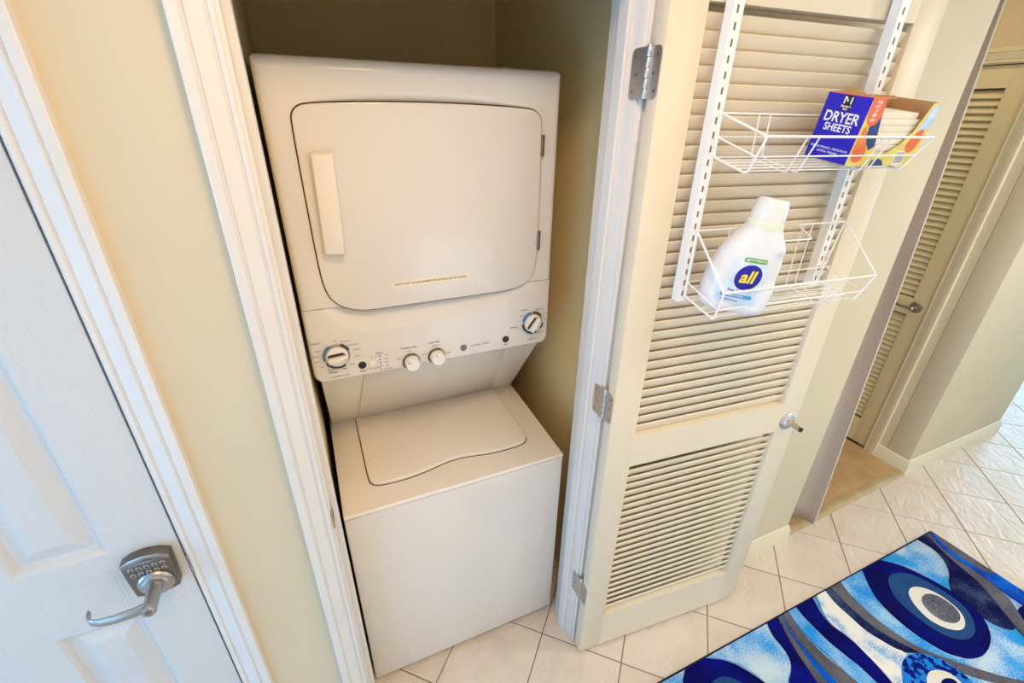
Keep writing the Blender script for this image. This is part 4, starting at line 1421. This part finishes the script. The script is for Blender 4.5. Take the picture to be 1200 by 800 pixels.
# ------------------------------------------------------------------ rug
rug = thing('runner_rug', 'blue navy and grey swirl patterned runner rug on the tile', 'rug', (1.77, -0.72, 0))
RX0, RX1, RY0, RY1 = 0.80, 2.722, -1.10, -0.345
MB().box(RX0, RX1, RY0, RY1, 0.0, 0.0085).build('edging', 'rug_edge', rug, bevel=0.003)
MB().box(RX0 + 0.008, RX1 - 0.008, RY0 + 0.008, RY1 - 0.008, 0.001, 0.0105).build('field', 'rug_lightblue', rug, bevel=0.001)
RUG = [
('patch','lightblue',[(1.287,-0.364),(1.324,-0.365),(1.449,-0.359),(1.576,-0.361),(1.558,-0.398),(1.555,-0.45),(1.542,-0.488),(1.512,-0.51),(1.463,-0.529),(1.412,-0.546),(1.393,-0.499),(1.38,-0.446),(1.349,-0.405),(1.308,-0.38)]),
('eye_ring','navy',[(1.124,-0.383),(1.165,-0.357),(1.201,-0.353),(1.26,-0.354),(1.308,-0.38),(1.344,-0.41),(1.372,-0.453),(1.393,-0.499),(1.4,-0.541),(1.388,-0.579),(1.342,-0.601),(1.265,-0.591),(1.201,-0.54),(1.152,-0.471),(1.121,-0.414)]),
('eye_ring','slate',[(1.198,-0.435),(1.229,-0.422),(1.272,-0.424),(1.303,-0.447),(1.327,-0.484),(1.34,-0.528),(1.323,-0.557),(1.278,-0.55),(1.232,-0.512),(1.2,-0.467)]),
('band','navy',[(1.583,-0.36),(1.643,-0.36),(1.619,-0.4),(1.589,-0.472),(1.574,-0.537),(1.564,-0.573),(1.55,-0.631),(1.44,-0.583),(1.469,-0.532),(1.516,-0.512),(1.548,-0.483),(1.561,-0.445),(1.561,-0.399)]),
('band','grey',[(1.649,-0.36),(1.673,-0.36),(1.647,-0.404),(1.621,-0.463),(1.604,-0.522),(1.6,-0.569),(1.598,-0.588),(1.592,-0.637),(1.561,-0.623),(1.564,-0.573),(1.579,-0.525),(1.595,-0.467),(1.616,-0.407)]),
('band','blue',[(1.66,-0.368),(1.665,-0.371),(1.64,-0.417),(1.629,-0.481),(1.625,-0.545),(1.633,-0.603),(1.635,-0.655),(1.592,-0.637),(1.595,-0.586),(1.604,-0.522),(1.621,-0.456),(1.636,-0.408)]),
('band','grey',[(1.677,-0.359),(1.702,-0.361),(1.681,-0.402),(1.675,-0.463),(1.676,-0.524),(1.689,-0.593),(1.703,-0.652),(1.672,-0.671),(1.641,-0.651),(1.639,-0.599),(1.631,-0.54),(1.635,-0.477),(1.647,-0.412)]),
('band','cyan',[(1.705,-0.361),(1.747,-0.361),(1.738,-0.394),(1.737,-0.451),(1.736,-0.505),(1.748,-0.555),(1.773,-0.656),(1.765,-0.711),(1.703,-0.665),(1.692,-0.591),(1.689,-0.522),(1.685,-0.464),(1.688,-0.406)]),
('leaf','navy',[(1.753,-0.361),(1.85,-0.363),(1.818,-0.411),(1.808,-0.457),(1.822,-0.507),(1.831,-0.561),(1.82,-0.629),(1.81,-0.679),(1.789,-0.715),(1.759,-0.69),(1.76,-0.644),(1.755,-0.55),(1.743,-0.5),(1.744,-0.446),(1.745,-0.392)]),
('patch','white',[(1.875,-0.353),(1.93,-0.353),(1.929,-0.377),(1.927,-0.454),(1.919,-0.53),(1.948,-0.594),(1.964,-0.634),(1.966,-0.647),(1.919,-0.653),(1.887,-0.669),(1.814,-0.715),(1.808,-0.699),(1.822,-0.638),(1.825,-0.586),(1.829,-0.516),(1.813,-0.463),(1.823,-0.423)]),
('band','navyspeck',[(1.929,-0.353),(1.963,-0.353),(1.953,-0.387),(1.953,-0.438),(1.953,-0.51),(1.971,-0.581),(2.007,-0.625),(2.028,-0.662),(1.984,-0.645),(1.951,-0.621),(1.933,-0.581),(1.912,-0.527),(1.914,-0.462),(1.912,-0.406)]),
('band','grey',[(1.965,-0.353),(2.033,-0.354),(2.015,-0.407),(2.006,-0.47),(2.003,-0.549),(2.025,-0.609),(2.043,-0.661),(2.093,-0.721),(2.152,-0.78),(2.207,-0.833),(2.265,-0.872),(2.234,-0.883),(2.162,-0.834),(2.112,-0.792),(2.064,-0.735),(2.024,-0.677),(2.007,-0.639),(1.974,-0.587),(1.954,-0.516),(1.953,-0.438)]),
('patch','cyan',[(2.03,-0.358),(2.181,-0.359),(2.132,-0.401),(2.085,-0.47),(2.073,-0.539),(2.076,-0.61),(2.089,-0.665),(2.115,-0.711),(2.154,-0.743),(2.093,-0.721),(2.043,-0.661),(2.018,-0.605),(2.001,-0.535),(2.004,-0.455),(2.011,-0.4)]),
('ring','royalspeck',[(1.917,-0.653),(1.966,-0.647),(2.01,-0.658),(2.054,-0.689),(2.076,-0.729),(2.082,-0.775),(2.068,-0.811),(2.02,-0.837),(1.937,-0.84),(1.874,-0.813),(1.831,-0.769),(1.827,-0.721),(1.863,-0.681)]),
('ring','white',[(1.931,-0.724),(1.968,-0.712),(1.999,-0.716),(2.034,-0.736),(2.043,-0.769),(2.026,-0.8),(1.974,-0.818),(1.928,-0.804),(1.904,-0.774),(1.911,-0.744)]),
('pupil','navy',[(1.967,-0.747),(2.01,-0.748),(2.032,-0.768),(2.006,-0.792),(1.971,-0.796),(1.953,-0.775)]),
('band','grey',[(2.708,-0.357),(2.712,-0.363),(2.712,-0.427),(2.712,-0.489),(2.712,-0.55),(2.712,-0.599),(2.676,-0.583),(2.668,-0.528),(2.664,-0.468),(2.682,-0.404)]),
('band','blue',[(2.696,-0.355),(2.71,-0.361),(2.682,-0.404),(2.664,-0.468),(2.668,-0.528),(2.676,-0.583),(2.71,-0.601),(2.712,-0.642),(2.712,-0.692),(2.709,-0.737),(2.65,-0.759),(2.634,-0.724),(2.631,-0.69),(2.635,-0.642),(2.643,-0.583),(2.638,-0.526),(2.633,-0.467),(2.653,-0.41)]),
('patch','navy',[(2.583,-0.721),(2.64,-0.722),(2.661,-0.755),(2.549,-0.796),(2.543,-0.758),(2.535,-0.746)]),
('band','grey',[(2.676,-0.354),(2.689,-0.36),(2.65,-0.411),(2.631,-0.468),(2.635,-0.527),(2.64,-0.584),(2.629,-0.644),(2.606,-0.693),(2.572,-0.726),(2.538,-0.761),(2.509,-0.804),(2.458,-0.823),(2.463,-0.789),(2.497,-0.73),(2.542,-0.666),(2.589,-0.591),(2.604,-0.512),(2.624,-0.44)]),
('leaf','navyspeck',[(2.599,-0.36),(2.682,-0.353),(2.664,-0.371),(2.62,-0.442),(2.6,-0.513),(2.586,-0.593),(2.539,-0.668),(2.494,-0.731),(2.469,-0.766),(2.422,-0.728),(2.413,-0.681),(2.412,-0.641),(2.408,-0.609),(2.421,-0.577),(2.464,-0.543),(2.524,-0.518),(2.569,-0.486),(2.602,-0.442),(2.608,-0.403)]),
('eye_ring','navy',[(2.175,-0.367),(2.239,-0.353),(2.307,-0.366),(2.365,-0.41),(2.398,-0.473),(2.418,-0.539),(2.43,-0.599),(2.427,-0.655),(2.392,-0.703),(2.338,-0.739),(2.272,-0.759),(2.212,-0.761),(2.156,-0.742),(2.119,-0.709),(2.098,-0.66),(2.082,-0.6),(2.082,-0.534),(2.093,-0.474),(2.12,-0.417)]),
('eye_ring','slate',[(2.235,-0.424),(2.278,-0.417),(2.334,-0.435),(2.37,-0.472),(2.391,-0.537),(2.397,-0.599),(2.386,-0.646),(2.338,-0.688),(2.293,-0.707),(2.247,-0.708),(2.207,-0.693),(2.18,-0.667),(2.162,-0.621),(2.158,-0.567),(2.161,-0.513),(2.185,-0.465)]),
('eye_ring','white',[(2.253,-0.494),(2.297,-0.49),(2.334,-0.513),(2.358,-0.553),(2.36,-0.602),(2.348,-0.639),(2.318,-0.666),(2.276,-0.679),(2.239,-0.669),(2.207,-0.641),(2.192,-0.599),(2.204,-0.55),(2.226,-0.516)]),
('pupil','greyspeck',[(2.268,-0.534),(2.313,-0.531),(2.345,-0.553),(2.355,-0.591),(2.348,-0.625),(2.326,-0.647),(2.288,-0.656),(2.254,-0.645),(2.23,-0.616),(2.231,-0.58),(2.242,-0.556)]),
]

HEIGHT = {}
zlev = 0.0
shapes = []
for n_, c_, P in RUG:
    shapes.append((n_, c_, P))
back = []
for n_, c_, P in RUG:                      # the design turns about the rug's middle
    Q = [(RX0 + RX1 - x, RY0 + RY1 - y) for x, y in P]
    hid = True
    for x, y in Q:
        q = frame_px((x, y, 0.01))
        if q and -20 < q[0] < 1220 and q[1] < 815:
            hid = False
    if hid:
        back.append((n_, c_, Q))
for k, (n_, c_, P) in enumerate(back + shapes):
    P2 = []
    for x, y in P:
        if y > -0.376:
            P2 += [(x, -0.354)] * 3
        elif x > 2.704:
            P2 += [(2.713, y)] * 3
        else:
            P2.append((x, y))
    S_ = chaikin(P2, 2)
    S_ = [q for i, q in enumerate(S_) if math.dist(q, S_[i - 1]) > 1e-5]
    cmat = {'white': 'rug_white' if n_ == 'patch' else 'rug_cream'}.get(c_, 'rug_' + c_)
    z1 = 0.0112 + 0.00016 * k
    n2 = len(S_)
    m = MB()
    m.prism([(x, y, 0.009) for x, y in S_], (0, 0, z1 - 0.009))
    m.build('pile_' + n_, cmat, rug, smooth=False)

for o in bpy.data.objects:
    if 'lettering' in o.name or o.name.startswith(('barcode', 'slots', 'status_lamps', 'logo_mark', 'emblem_mark')):
        if o.parent:
            o['kind'] = 'stuff'

# ------------------------------------------------------------------ hall ceiling lamp, and added fixtures for the fill lights
for x, y, r, lab in ((0.0, -1.28, 1.0, 'round flush ceiling lamp nearest the keypad door'), (0.45, -0.65, 1.0, 'added round fixture for the fill light just outside the laundry closet'), (1.65, -1.12, 1.0, 'added round fixture for the fill light over the runner rug'),
                     (2.75, -1.15, 1.0, 'added round fixture for the fill light at the far right of the hall'), (2.70, 0.40, 0.55, 'added small round fixture for the fill light inside the nook')):
    lp = thing('ceiling_lamp', lab, 'lamp', (x, y, CEIL), group='ceiling lamps')  # all but the one nearest the keypad door are added
    k = 1.0 if r == 1.0 else 0.6
    MB().lathe([(0.165 * r, 0), (0.165 * r, -0.02 * k), (0.150 * r, -0.03 * k), (0.150 * r, -0.055 * k), (0.1 * r, -0.058 * k), (0.0001, -0.058 * k)], (x, y, CEIL), (0, 0, 1), 40).build('housing', 'nickel', lp)
    MB().lathe([(0.145 * r, -0.058 * k), (0.14 * r, -0.0600 * k), (0.0001, -0.0605 * k)], (x, y, CEIL), (0, 0, 1), 40).build('diffuser', 'glass_white', lp)
